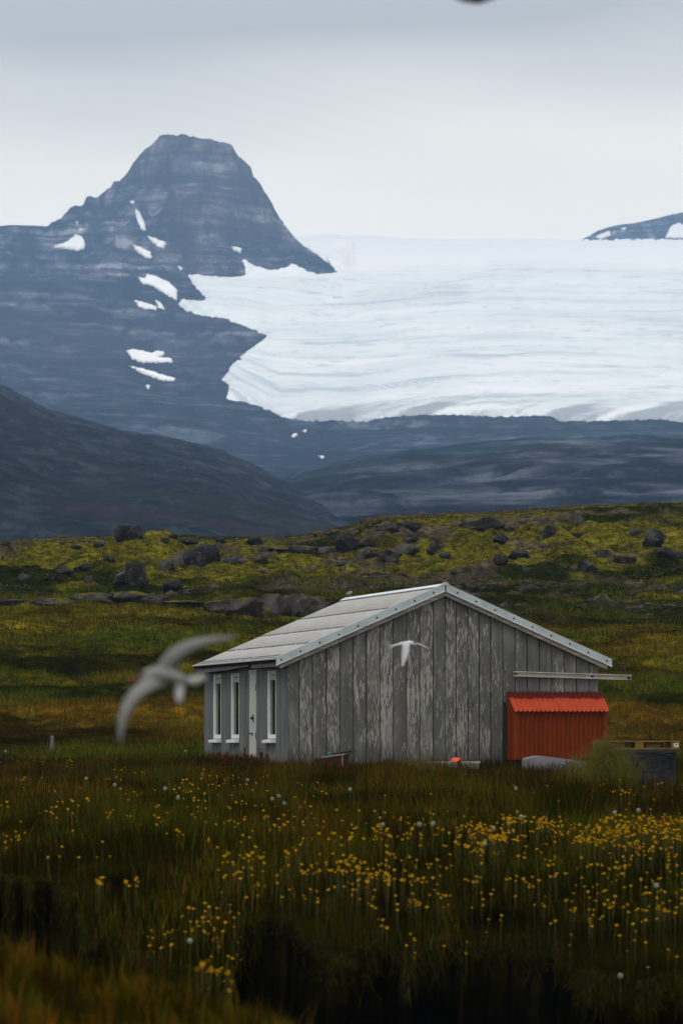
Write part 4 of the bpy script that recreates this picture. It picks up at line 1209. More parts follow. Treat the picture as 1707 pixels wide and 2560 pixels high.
# ================================================================== rocks on the ridge
def facet_rock(seed, sub=4, planes=9, rough=0.16, box=0.55):
    r = random.Random(seed)
    bm = bmesh.new()
    bmesh.ops.create_icosphere(bm, subdivisions=sub, radius=1.0)
    P = np.array([v.co[:] for v in bm.verts])
    # blend towards a rounded block, then shave flats off it
    cube = P / np.max(np.abs(P), axis=1, keepdims=True)
    P = P * (1 - box * 0.5) + cube * box * 0.5
    P *= (1 + 0.35 * rough / 0.16 * fbm(P[:, 0] * 1.1 + seed, P[:, 1] * 1.1, P[:, 2] * 1.1 + 0.01, seed=seed, o=2))[:, None]
    for _ in range(planes):
        n = np.array([r.gauss(0, 1), r.gauss(0, 1), r.gauss(0, 0.8)]); n /= np.linalg.norm(n)
        d = r.uniform(0.55, 0.92)
        k = P @ n - d
        P -= np.where(k > 0, k * 0.97, 0)[:, None] * n
    nrm = P / np.linalg.norm(P, axis=1, keepdims=True)
    P += nrm * (rough * fbm(P[:, 0] * 3.1 + seed, P[:, 1] * 3.1, P[:, 2] * 3.1 + 0.01, seed=seed + 3, o=4))[:, None]
    lo, hi = P.min(0), P.max(0)
    P = (P - (lo + hi) / 2) / ((hi - lo) / 2)
    for v, p in zip(bm.verts, P): v.co = p
    return bm
def ground_hit(x, y):
    for k in range(60):
        h = gcast(x, y + k * 1.0)
        if h is not None and h.y < 320: return h
    return Vector((0, 250, 10))
def boulder(x0, x1, y0, y1, label, seed, sub=4, mat='rock', deep=0.8, planes=9, rough=0.13, name='boulder', cat='boulder', box=0.55):
    h = ground_hit((x0 + x1) / 2, y1)
    k = h.y / F
    w, ht = (x1 - x0) * k, (y1 - y0) * k
    bm = facet_rock(seed, sub, planes, rough, box)
    sink = 0.16
    for v in bm.verts:
        v.co = Vector((v.co.x * w / 2, v.co.y * w / 2 * deep, (v.co.z * 0.5 + 0.5) * ht * (1 + sink) - sink * ht))
    o = bm_obj(name, bm, MAT[mat], None, smooth=True, loc=(h.x, h.y + w * deep * 0.3, h.z))
    tag(o, label, cat)
    return o
B = [
 (284, 357, 1311, 1349, 'big dark cracked boulder alone on the skyline left of the barn', 1, 4),
 (422, 445, 1333, 1347, 'small round brown boulder on the skyline right of the big cracked one', 2, 3),
 (400, 424, 1344, 1358, 'low brown pointed stone just below the small round skyline boulder', 3, 3),
 (430, 497, 1345, 1361, 'flat pale brown slab on the skyline behind the large dark boulder', 4, 3),
 (539, 567, 1344, 1358, 'small dark stone on the skyline above the large wedge boulder', 5, 3),
 (615, 660, 1342, 1363, 'low dark boulder on the grassy skyline left of the rise', 6, 4),
 (456, 553, 1359, 1411, 'large dark wedge-shaped boulder overhanging yellow moss', 7, 4),
 (837, 900, 1334, 1381, 'blocky dark split boulder at the foot of the rise', 8, 4),
 (1064, 1110, 1345, 1383, 'rounded dark grey boulder above the barn ridge', 9, 4),
 (1096, 1128, 1381, 1396, 'small grey stone lying below the rounded boulder over the barn', 10, 3),
 (1352, 1389, 1312, 1344, 'smooth round grey boulder standing on the right-hand crest', 11, 4),
 (1230, 1282, 1331, 1361, 'brown weathered block above the right roof slope', 12, 4),
 (1605, 1667, 1320, 1366, 'large pitted dark boulder near the right edge', 13, 4),
 (1638, 1692, 1366, 1396, 'jagged rubble block below the large pitted boulder', 14, 4),
 (1443, 1496, 1402, 1428, 'grey humped boulder sunk in moss above the right eave', 15, 4),
 (1689, 1722, 1464, 1482, 'pale stone cut by the right edge of the picture', 16, 3),
 (284, 330, 1428, 1462, 'grey lichened rock, left half of the pair under the cracked boulder', 17, 4),
 (312, 368, 1404, 1464, 'knobbly grey rock, right and taller of the pair', 18, 4),
 (404, 460, 1450, 1480, 'smooth light grey stone lying in dark grass', 19, 4),
 (257, 290, 1388, 1404, 'thin dark slab with shaded underside on the mossy slope', 20, 3),
 (234, 268, 1352, 1368, 'dark flat stone just under the skyline at left', 21, 3),
 (176, 206, 1361, 1374, 'dark wedge stone on moss left of the flat skyline stone', 22, 3),
 (196, 236, 1407, 1428, 'tilted grey slab on the left mossy slope', 23, 3),
 (138, 184, 1420, 1437, 'long low grey rock left of the tilted slab', 24, 3),
 (108, 144, 1434, 1452, 'grey-brown rock at the left end of the mossy slope', 25, 3),
 (46, 78, 1432, 1455, 'squat brown rock near the left edge', 26, 3),
 (212, 232, 1438, 1458, 'small upright grey stone below the tilted slab', 27, 3),
 (2, 30, 1350, 1364, 'dark stone on the skyline at the left edge', 28, 3),
 (1008, 1048, 1334, 1357, 'pale layered slab left of the rounded boulder over the barn', 29, 4),
 (890, 930, 1354, 1368, 'dark flat stone right of the blocky split boulder', 30, 3),
 (1230, 1272, 1384, 1412, 'pale broken rock below the brown weathered block', 31, 4),
 (1268, 1326, 1374, 1395, 'dark ragged rock on moss left of the right crest', 32, 4),
 (1424, 1464, 1330, 1344, 'low grey stone right of the smooth round boulder', 33, 3),
 (1570, 1602, 1322, 1338, 'reddish stone left of the large pitted boulder', 34, 3),
 (1677, 1690, 1420, 1431, 'tiny pale stone low on the right slope', 35, 3),
 (1154, 1197, 1463, 1480, 'pale brown stone just above the right roof slope', 36, 4),
 (1198, 1218, 1466, 1480, 'little dark stone beside the pale brown one above the roof', 37, 3),
 (1425, 1462, 1290, 1310, 'dark ledge stone high on the right crest', 38, 3),
 (838, 872, 1400, 1416, 'dark hollow stone on moss left of the barn ridge', 39, 3),
]
for (x0, x1, y0, y1, lab, sd, sub) in B:
    boulder(x0, x1, y0, y1, lab, sd, sub, rough=0.06 if sd in (9, 11, 19) else 0.10, box=0.2 if sd in (9, 11) else 0.6, planes=5 if sd in (9, 11) else 10)
def outcrop(lumps, label, seed):
    base = None
    for i, (x0, x1, y0, y1) in enumerate(lumps):
        h = ground_hit((x0 + x1) / 2, y1)
        if base is None:
            base = h; root = empty('rock_outcrop', h); tag(root, label, 'outcrop')
        k = h.y / F
        w, ht = (x1 - x0) * k, (y1 - y0) * k
        b2 = facet_rock(seed + i * 7, 4, 11, 0.20, 0.7)
        for v in b2.verts:
            v.co = Vector((v.co.x * w / 2, v.co.y * w * 0.32, (v.co.z * 0.5 + 0.5) * ht * 1.3 - 0.3 * ht)) + h + Vector((0, w * 0.15, 0)) - base
        bm_obj('rock_block', b2, MAT['outcrop'], root, smooth=True)
    return root
outcrop([(500, 600, 1498, 1532), (560, 660, 1490, 1538), (630, 720, 1484, 1536), (690, 775, 1483, 1540), (740, 822, 1487, 1545), (640, 700, 1518, 1546)], 'long grey outcrop with yellow lichen left of the barn roof', 200)
outcrop([(-20, 90, 1496, 1512), (70, 190, 1494, 1514), (170, 290, 1480, 1506), (260, 385, 1476, 1504), (350, 430, 1486, 1512), (400, 510, 1500, 1522)], 'low broken rock shelf with moss at the left, under the slope', 240)
outcrop([(892, 960, 1366, 1396), (940, 1006, 1368, 1402), (985, 1050, 1358, 1384)], 'flat grey rock slab right of the blocky split boulder', 280)
outcrop([(1145, 1215, 1292, 1322), (1195, 1262, 1288, 1318), (1240, 1300, 1296, 1326)], 'brownish bare rock on the crest above the barn', 310)
outcrop([(660, 740, 1362, 1382), (720, 800, 1362, 1384), (780, 842, 1366, 1384)], 'brown stony band left of the blocky split boulder', 340)
outcrop([(935, 1000, 1308, 1328), (985, 1055, 1302, 1322)], 'brown rock patch on the left shoulder of the rise', 370)
outcrop([(560, 625, 1386, 1408), (610, 672, 1384, 1404)], 'moss-capped grey rock right of the large wedge boulder', 400)
outcrop([(418, 470, 1378, 1412), (395, 440, 1395, 1425)], 'rubbly rock at the left foot of the large wedge boulder', 430)
outcrop([(780, 826, 1326, 1338), (815, 850, 1322, 1338)], 'bare gravelly rock on the skyline at the left end of the rise', 460)
outcrop([(1480, 1540, 1372, 1394), (1530, 1590, 1380, 1408)], 'dark stony scar in the moss left of the large pitted boulder', 490)

# loose stones too many and small to pick out
def loose_stones(n=450):
    r = np.random.default_rng(3)
    bm = bmesh.new(); bmesh.ops.create_icosphere(bm, subdivisions=1, radius=1.0)
    bv = np.array([v.co[:] for v in bm.verts]); bf = np.array([[v.index for v in f.verts] for f in bm.faces]); bm.free()
    px = r.uniform(-120, 1830, n * 4); Y = r.uniform(186, 283, n * 4)
    X = colX(px, Y)
    keep = fbm(X / 13, Y / 9, seed=124, o=4) + r.uniform(-0.25, 0.25, len(X)) > 0.10
    X, Y = X[keep][:n], Y[keep][:n]; Z = gz_arr(X, Y)
    s = r.gamma(2.0, 0.06, len(X)) + 0.05
    V = bv[None] * (1 + r.uniform(-0.35, 0.35, (len(X), len(bv), 1)))
    V = V * s[:, None, None] * np.array([1.3, 1.0, 0.7]) + np.stack([X, Y, Z], 1)[:, None, :]
    T = bf[None] + (np.arange(len(X)) * len(bv))[:, None, None]
    o = link('loose_stones', np_mesh('loose_stones', V.reshape(-1, 3), tris=T.reshape(-1, 3), mats=[MAT['outcrop']], smooth=False))
    tag(o, 'scattered small stones on the mossy ridge', 'stones', kind='stuff')
loose_stones()
# ================================================================== grass and flowers
def blades(name, X, Y, Z, h, w, col, label, lean=0.35, rng=None, dirx=None, diry=None, tip=None, mat='grass'):
    n = len(X); r = rng or RNG
    yaw = r.uniform(0, 2 * np.pi, n)
    ld = r.uniform(0, 2 * np.pi, n)
    lx = np.cos(ld) * lean * h * r.uniform(0.2, 1.3, n); ly = np.sin(ld) * lean * h * r.uniform(0.2, 1.3, n)
    if dirx is not None: lx = lx * 0.3 + dirx; ly = ly * 0.3 + diry
    cx, cy = np.cos(yaw) * w / 2, np.sin(yaw) * w / 2
    V = np.zeros((n, 5, 3))
    V[:, 0] = np.stack([X - cx, Y - cy, Z - 0.02], 1); V[:, 1] = np.stack([X + cx, Y + cy, Z - 0.02], 1)
    mx, my, mz = X + lx * 0.35, Y + ly * 0.35, Z + h * 0.58
    V[:, 2] = np.stack([mx + cx * 0.75, my + cy * 0.75, mz], 1); V[:, 3] = np.stack([mx - cx * 0.75, my - cy * 0.75, mz], 1)
    V[:, 4] = np.stack([X + lx, Y + ly, Z + h * (1.0 if dirx is None else 1.0)], 1)
    C = np.repeat(col[:, None, :], 5, 1)
    if tip is not None: C[:, 4] = tip; C[:, 2:4] = 0.5 * C[:, 2:4] + 0.5 * tip[:, None, :]
    i = np.arange(n)[:, None] * 5
    q = i + np.array([[0, 1, 2, 3]]); t = i + np.array([[3, 2, 4]])
    me = np_mesh(name, V.reshape(-1, 3), quads=q, tris=t, mats=[MAT[mat]], smooth=False, col=C.reshape(-1, 3))
    o = link(name, me)
    tag(o, label, 'grass', kind='stuff')
    return o
def sample_zone(n, y0, y1, half=0.098, r=RNG):
    Y = np.sqrt(r.uniform(y0 * y0, y1 * y1, n))
    X = r.uniform(-1, 1, n) * ((half - 0.012) * Y + 1.7)      # a strip wider than the view on both sides
    return X, Y
def in_barn(X, Y, m=0.02):
    dx, dy = X - BO.x, Y - BO.y
    lx = dx * GDIR.x + dy * GDIR.y; ly = dx * BDIR.x + dy * BDIR.y
    b = (np.abs(lx) < 3.6 + m) & (ly > 0.10 - m) & (ly < 9.55 + m)
    s = (lx > 1.40) & (lx < 3.66) & (ly > -0.50) & (ly < 0.2)
    return b | s
GREEN, OLIVE, RUST, STRAW, DARK = (np.array(c) for c in ((0.026, 0.040, 0.0018), (0.068, 0.056, 0.0028), (0.075, 0.030, 0.003), (0.135, 0.090, 0.014), (0.014, 0.019, 0.0015)))
def mixc(cols, wts, n, r=RNG):
    W_ = np.stack(wts, 1); W_ = np.cumsum(W_ / W_.sum(1, keepdims=True), 1)
    k = (r.uniform(0, 1, n)[:, None] > W_).sum(1)
    return np.array(cols)[np.clip(k, 0, len(cols) - 1)] * r.uniform(0.65, 1.4, (n, 1))
# meadow in front of the barn
X, Y = sample_zone(265000, 40.2, 96)
k = (soil_at(X, Y) < 0.5) & ~in_barn(X, Y); X, Y = X[k], Y[k]; Z = gz_arr(X, Y); n = len(X)
n1 = fbm(X / 2.4, Y / 6, seed=201, o=3); n2 = fbm(X / 1.7, Y / 4, seed=202, o=3)
rust = 0.35 + 2.4 * sstep(66, 82, Y) * (0.6 + n2) + 0.9 * sstep(0.1, 0.5, n1)
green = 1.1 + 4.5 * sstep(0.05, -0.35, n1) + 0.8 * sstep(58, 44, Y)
col = mixc([GREEN, OLIVE, RUST, STRAW, DARK], [green, np.full(n, 1.3) + sstep(0, 0.4, n2), np.clip(rust, 0.05, 9), 0.16 + 0.45 * sstep(0.1, 0.5, n2), 1.1 + 2.2 * sstep(50, 44, Y)], n) * np.array([0.60, 0.52, 0.5])  # darker blades towards the bank put its weaker sky light into the colour
col *= (0.5 + 1.15 * sstep(-0.3, 0.4, fbm(X / 1.1, Y / 3.0, seed=209, o=3)))[:, None]
h = RNG.uniform(0.10, 0.30, n) * (1 + 0.9 * fbm(X / 0.9, Y / 1.5, seed=203, o=2)) * (1 - 0.42 * sstep(88.5, 91.5, Y))
h = np.where(RNG.uniform(0, 1, n) < 0.05, h * 1.5, h)
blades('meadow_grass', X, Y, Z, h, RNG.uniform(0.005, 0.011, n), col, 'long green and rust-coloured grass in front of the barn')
# dry flowering stems standing above the sward
X, Y = sample_zone(5200, 41, 91)
k = (soil_at(X, Y) < 0.5) & ~in_barn(X, Y, 0.1) & (RNG.uniform(0, 1, len(X)) < 0.25 + 0.75 * sstep(-0.1, 0.35, fbm(X / 1.8, Y / 4, seed=211, o=2))); X, Y = X[k], Y[k]; Z = gz_arr(X, Y); n = len(X)
col = mixc([STRAW, RUST * 1.2, OLIVE * 1.2, np.array([0.10, 0.045, 0.010])], [np.full(n, w_) for w_ in (1.0, 0.8, 0.8, 0.7)], n)
hs = RNG.uniform(0.26, 0.50, n) * (1 - 0.4 * sstep(84, 91, Y))
blades('dry_stems', X, Y, Z, hs, RNG.uniform(0.004, 0.008, n), col, 'dry straw-coloured stems standing above the meadow', lean=0.45)
# turf hanging over the cut bank
m_ = 14500
px = RNG.uniform(-380, 2090, m_)
yb = interp(BROW, px) + 10 * vn(px / 40, px * 0, seed=21) + 5 * vn(px / 14, px * 0, seed=22)
Yb = slope_Y(yb) + RNG.uniform(-0.02, 0.35, m_); Xb = colX(px, Yb); Zb = gz_arr(Xb, Yb)
lobe = sstep(-0.1, 0.55, vn(px / 34, px * 0, seed=205) + 0.4 * vn(px / 11, px * 0, seed=206))
ln = RNG.uniform(0.04, 0.16, m_) + RNG.uniform(0.0, 0.42, m_) * lobe
drop = RNG.uniform(0.2, 1.0, m_)
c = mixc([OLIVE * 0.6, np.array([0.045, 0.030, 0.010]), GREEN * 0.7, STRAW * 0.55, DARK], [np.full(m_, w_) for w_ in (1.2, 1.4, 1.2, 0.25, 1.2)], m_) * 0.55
V_h = -ln * drop * 0.9
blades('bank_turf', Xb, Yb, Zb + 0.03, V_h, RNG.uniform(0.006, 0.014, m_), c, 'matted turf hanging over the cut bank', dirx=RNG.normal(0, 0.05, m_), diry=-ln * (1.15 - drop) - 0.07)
# near bank at the bottom of the picture
X, Y = sample_zone(40000, 19.5, 28.0, 0.1)
px = X / Y * (F / CP) + 853.5
k = px < 950; X, Y, px = X[k], Y[k], px[k]; Z = gz_arr(X, Y); n = len(X)
n1 = fbm(X / 0.5, Y / 1.5, seed=207, o=3)
c = mixc([GREEN * 1.1, OLIVE, RUST * 1.15, STRAW * 0.8, DARK], [np.full(n, 1.0) + sstep(0, -0.3, n1), np.full(n, 1.4), 0.9 + 1.4 * sstep(0, 0.3, n1), np.full(n, 0.22), np.full(n, 1.0)], n) * np.array([0.82, 0.70, 0.6]) * (0.35 + 1.5 * sstep(-0.25, 0.35, fbm(X / 0.13, Y / 0.45, seed=214, o=2)))[:, None]
blades('near_bank_grass', X, Y, Z, RNG.uniform(0.05, 0.20, n) * (1 + 0.7 * fbm(X / 0.35, Y / 0.8, seed=208, o=2)) * np.where(RNG.uniform(0, 1, n) < 0.08, 1.7, 1), RNG.uniform(0.004, 0.008, n), c, 'blurred brown-green grass at the near bank')
# pasture behind the barn
X, Y = sample_zone(125000, 93, 150)
k = ~in_barn(X, Y); X, Y = X[k], Y[k]; Z = gz_arr(X, Y); n = len(X)
n1 = fbm(X / 16, Y / 9, seed=121, o=4); n2 = fbm(X / 11, Y / 7, seed=122, o=4)
c = mixc([GREEN, OLIVE, RUST, STRAW * 0.7, DARK], [0.9 + 2.0 * sstep(0.2, -0.3, n1), np.full(n, 1.2), 0.15 + 3.0 * sstep(0.05, 0.4, n2), np.full(n, 0.14), 0.8 + sstep(0.1, -0.3, n2)], n)
pm = fbm(X / 3.2, Y / 4.4, seed=132, o=4) + 0.5 * fbm(X / 9, Y / 9, seed=133, o=2)
c = c * (0.26 + 1.15 * sstep(-0.3, 0.5, pm))[:, None]
blades('pasture_grass', X, Y, Z, RNG.uniform(0.06, 0.20, n) * (0.5 + 1.1 * sstep(-0.2, 0.4, pm)), RNG.uniform(0.010, 0.020, n), c, 'rough pasture grass rising behind the barn')
X, Y = sample_zone(76000, 150, 215)
Z = gz_arr(X, Y); n = len(X)
n1 = fbm(X / 16, Y / 9, seed=121, o=4); n2 = fbm(X / 11, Y / 7, seed=122, o=4)
c = mixc([GREEN, OLIVE, RUST, DARK], [0.9 + 2.2 * sstep(0.2, -0.3, n1), np.full(n, 1.0) + sstep(0.0, 0.3, n1), 0.1 + 1.4 * sstep(0.05, 0.4, n2) * (1 - sstep(165, 200, Y)), 1.0 + sstep(0.1, -0.3, n2)], n)
pm = fbm(X / 3.2, Y / 4.4, seed=132, o=4) + 0.5 * fbm(X / 9, Y / 9, seed=133, o=2)
c = c * (0.26 + 1.15 * sstep(-0.3, 0.5, pm))[:, None]
blades('hillside_grass', X, Y, Z, RNG.uniform(0.06, 0.20, n) * (0.5 + 1.0 * sstep(-0.2, 0.4, pm)), RNG.uniform(0.02, 0.045, n), c, 'dark green grass on the slope below the ridge')
X, Y = sample_zone(42000, 214, 290)
n3 = fbm(X / 9, Y / 7, seed=123, o=5)
k = fbm(X / 13, Y / 9, seed=124, o=4) < 0.16; X, Y, n3 = X[k], Y[k], n3[k]
Z = gz_arr(X, Y); n = len(X)
MOSS = np.array([0.090, 0.078, 0.008])
c = mixc([MOSS, GREEN * 0.8, DARK, STRAW * 0.7], [0.3 + 2.6 * sstep(-0.25, 0.15, n3 + 0.45 * sstep(215, 245, Y) - 0.28), np.full(n, 0.9), np.full(n, 0.8), np.full(n, 0.25)], n)
blades('ridge_moss_tufts', X, Y, Z, RNG.uniform(0.02, 0.09, n), RNG.uniform(0.06, 0.16, n), c * (0.45 + 0.8 * sstep(-0.3, 0.4, fbm(X / 1.3, Y / 1.7, seed=216, o=3)))[:, None], 'yellow moss and heath tufts on the ridge')

# ---- tall clumps and dock plants that stand out singly
def clump(name, x, y, Yd, spread, hmin, hmax, nb, cols, label, cat, seed, wd=0.006):
    r = np.random.default_rng(seed)
    p = at(x, y, Yd)
    z0 = gz(p.x, p.y)
    o = empty(name, (p.x, p.y, z0)); tag(o, label, cat)
    rad = np.abs(r.normal(0, spread * 0.45, nb)); a = r.uniform(0, 2 * np.pi, nb)
    X_, Y_ = rad * np.cos(a), rad * np.sin(a)
    h_ = r.uniform(hmin, hmax, nb) * (1 - 0.35 * np.clip(rad / spread, 0, 1))
    c_ = np.array(cols)[r.integers(0, len(cols), nb)] * r.uniform(0.7, 1.3, (nb, 1))
    b = blades('stems', X_, Y_, np.zeros(nb), h_, np.full(nb, wd), c_, None, lean=0.28, rng=r)
    if 'category' in b: del b['category']
    b.parent = o
    # airy seed plumes at the tips
    m = nb * 5; i_ = r.integers(0, nb, m)
    tX = X_[i_] * 1.35 + r.normal(0, 0.03, m); tY = Y_[i_] * 1.2 + r.normal(0, 0.03, m); tZ = h_[i_] * r.uniform(0.72, 1.05, m)
    pc_ = np.array([0.10, 0.085, 0.020]) * r.uniform(0.7, 1.3, (m, 1))
    b = blades('plumes', tX, tY, tZ, r.uniform(0.02, 0.05, m), np.full(m, 0.004), pc_, None, lean=0.8, rng=r)
    if 'category' in b: del b['category']
    b.parent = o
    return o
clump('tall_grass_clump', 1515, 1990, 70.5, 0.58, 0.42, 1.02, 1900, [GREEN * 1.7, OLIVE * 1.2, np.array([0.075, 0.078, 0.010])], 'large feathery grass clump in front of the pallet', 'grass clump', 301, 0.009)
clump('tall_grass_clump', 1430, 1965, 71.5, 0.20, 0.50, 0.80, 130, [OLIVE * 1.2, RUST, STRAW * 0.7], 'reddish seeding grass clump by the red shed corner', 'grass clump', 302)
clump('tall_grass_clump', 1030, 1925, 85.5, 0.36, 0.22, 0.48, 420, [GREEN * 1.5, OLIVE, DARK], 'bushy green grass clump before the barn wall', 'grass clump', 303)
clump('tall_grass_clump', 1075, 1930, 84.5, 0.30, 0.18, 0.34, 300, [GREEN * 1.5, DARK, OLIVE], 'lower dark green clump left of the orange buoy', 'grass clump', 304)
def dock(x, ytop, Yd, hh, label, seed):
    r = random.Random(seed)
    p = at(x, ytop, Yd); z0 = gz(p.x, p.y); H = max(0.15, p.z - z0)
    o = empty('dock_plant', (p.x, p.y, z0)); tag(o, label, 'dock plant', 'rust-red docks by the barn')
    bm = bmesh.new()
    for s_ in range(2):
        lx = r.uniform(-0.08, 0.08)
        loft(bm, [[(lx * t + 0.004 * math.cos(a), 0.004 * math.sin(a), H * t * (1 - 0.25 * s_)) for a in (0, 2.1, 4.2)] for t in (0, 0.5, 1)])
    bm_obj('stem', bm, MAT['dock'], o)
    bm = bmesh.new()
    for s_ in range(2):
        for i in range(22):
            t = r.uniform(0.45, 1.0); c = Vector((r.gauss(0, 0.022), r.gauss(0, 0.022), H * t * (1 - 0.25 * s_)))
            bmesh.ops.create_icosphere(bm, subdivisions=1, radius=r.uniform(0.010, 0.020), matrix=Matrix.Translation(c))
    bm_obj('seed_spike', bm, MAT['dock'], o)
    bm = bmesh.new()
    for i in range(5):
        a = r.uniform(0, 6.28); L_ = r.uniform(0.12, 0.22); wv = 0.03
        d_ = Vector((math.cos(a), math.sin(a), r.uniform(0.5, 1.3))).normalized(); s2 = Vector((-math.sin(a), math.cos(a), 0)) * wv
        pts = [Vector((0, 0, 0.03)), d_ * L_ * 0.5 + s2, d_ * L_ - Vector((0, 0, 0.02)), d_ * L_ * 0.5 - s2]
        bm.faces.new([bm.verts.new(q) for q in pts])
    bm_obj('leaves', bm, MAT['dock'], o)
for i, (x, yt, Yd, lab) in enumerate([(533, 1884, 93.0, 'rust-red dock at the far left corner of the barn'), (548, 1878, 92.5, 'rust-red dock under the leftmost window'), (566, 1880, 92.0, 'rust-red dock between the two left windows, in grass'),
        (584, 1886, 91.5, 'rust-red dock under the middle window'), (612, 1869, 92.0, 'tall rust-red dock left of the cream door'), (630, 1884, 91.0, 'rust-red dock at the foot of the cream door'), (652, 1870, 91.6, 'leaning red dock right of the cream door'),
        (668, 1886, 91.2, 'rust-red dock under the window nearest the gable'), (961, 1899, 87.0, 'dark red dock in grass right of the trough'), (972, 1897, 86.0, 'dark brown dock left of the bushy clump'), (1148, 1897, 88.0, 'dark dock spike at the right of the orange buoy'), (1421, 1906, 86.0, 'dark red dock stem before the grey tub')]):
    dock(x, yt, Yd, 0.4, lab, 40 + i)

# ---- yellow flowers
def flower_mesh(seed):
    r = random.Random(seed)
    bm = bmesh.new()
    H = 1.0
    bend = [Vector((r.uniform(-0.02, 0.02) * t, r.uniform(-0.02, 0.02) * t, 0.32 * t)) for t in (0, 0.5, 1)]
    loft(bm, [[(p.x + 0.0025 * math.cos(a), p.y + 0.0025 * math.sin(a), p.z) for a in (0, 2.1, 4.2)] for p in bend], mi=1)
    c = bend[-1]; tl = Vector((r.uniform(-0.5, 0.5), -0.55 + r.uniform(-0.3, 0.3), 1)).normalized()
    M_ = Matrix.Translation(c) @ tl.to_track_quat('Z', 'Y').to_matrix().to_4x4()
    R_ = 0.021
    cen = bm.verts.new(M_ @ Vector((0, 0, 0.004)))
    ring = []
    for i in range(16):
        a = 2 * math.pi * i / 16; rr = R_ * (1.0 if i % 2 else 0.78)
        ring.append(bm.verts.new(M_ @ Vector((rr * math.cos(a), rr * math.sin(a), 0.009 if i % 2 else 0.006))))
    base = bm.verts.new(M_ @ Vector((0, 0, -0.012)))
    for i in range(16):
        j = (i + 1) % 16
        bm.faces.new([cen, ring[i], ring[j]]).material_index = 0
        bm.faces.new([base, ring[j], ring[i]]).material_index = 0
    me = bpy.data.meshes.new('yellow_flower'); bm.to_mesh(me); bm.free()
    me.materials.append(MAT['yellow']); me.materials.append(MAT['stem'])
    return me
FM = [flower_mesh(s_) for s_ in range(4)]
def flower_pixels():
    r = np.random.default_rng(77)
    L_ = []
    def uni(n_, x0, x1, y0, y1): L_.append(np.stack([r.uniform(x0, x1, n_), r.uniform(y0, y1, n_)], 1))
    def gau(n_, x, y, sx, sy): L_.append(np.stack([r.normal(x, sx, n_), r.normal(y, sy, n_)], 1))
    def clus(n_, per, x0, x1, y0, y1, sx=16, sy=7):
        for _ in range(n_):
            gau(r.integers(2, per), r.uniform(x0, x1), r.uniform(y0, y1), sx, sy)
    uni(80, 0, 1707, 1960, 2150); uni(150, 700, 1707, 2020, 2280)
    clus(60, 12, 1180, 1720, 2050, 2115, 18, 6); clus(60, 9, 820, 1720, 2060, 2210); clus(30, 7, 560, 1100, 2050, 2260); clus(16, 5, 760, 1700, 2230, 2380, 14, 12); clus(24, 7, 0, 700, 1930, 2060)
    gau(45, 525, 2312, 40, 26); gau(14, 400, 2350, 40, 25); gau(34, 930, 2215, 50, 25); gau(10, 1040, 2345, 25, 25); gau(60, 90, 1895, 80, 14)
    gau(22, 545, 2465, 30, 18); gau(70, 560, 2010, 160, 40); gau(30, 620, 2180, 50, 40); gau(12, 250, 2208, 8, 6); gau(8, 330, 2205, 10, 8); gau(12, 30, 2100, 20, 12); gau(16, 1560, 1985, 60, 12)
    gau(10, 905, 1888, 12, 8); gau(9, 1415, 1918, 20, 8); gau(30, 1600, 2060, 60, 12); gau(18, 1600, 2330, 70, 40)
    uni(40, 1450, 1707, 2200, 2300)
    clus(22, 9, 1730, 2080, 2050, 2180); uni(40, 1720, 2080, 2000, 2250); uni(40, -370, 0, 1930, 2150)
    P_ = np.concatenate(L_)
    return P_[(P_[:, 0] > -380) & (P_[:, 0] < 2090)]
pts = []
for x, y in flower_pixels():
    h0 = gcast(x, y)
    if h0 is None or h0.y > 100 or h0.y < 19: continue
    hh = random.uniform(0.17, 0.36)
    h1 = gcast(x, min(2559, y + hh * F / h0.y))
    if h1 is None or h1.y < 19: h1 = h0
    if float(soil_at(np.array([h1.x]), np.array([h1.y]))[0]) > 0.5: h1 = h0
    if bool(in_barn(np.array([h1.x]), np.array([h1.y]), 0.15)[0]): continue
    pts.append((h1.y, h1.x, h1.z, hh))
pts.sort(key=lambda q: (not (-20 < q[1] / q[0] * F + 853 < 1727), q[0]))
for i, (Y_, X_, Z_, hh) in enumerate(pts[:300]):
    o = link('yellow_flower', FM[i % 4], None, (X_, Y_, Z_), (0, 0, random.uniform(-0.6, 0.6)))
    s_ = hh / 0.32; q_ = random.uniform(0.5, 1.05); o.scale = (q_, q_, s_)
    tag(o, 'small yellow daisy-like flower on a thin stem in the near meadow', 'flower', 'yellow flowers in the near meadow')
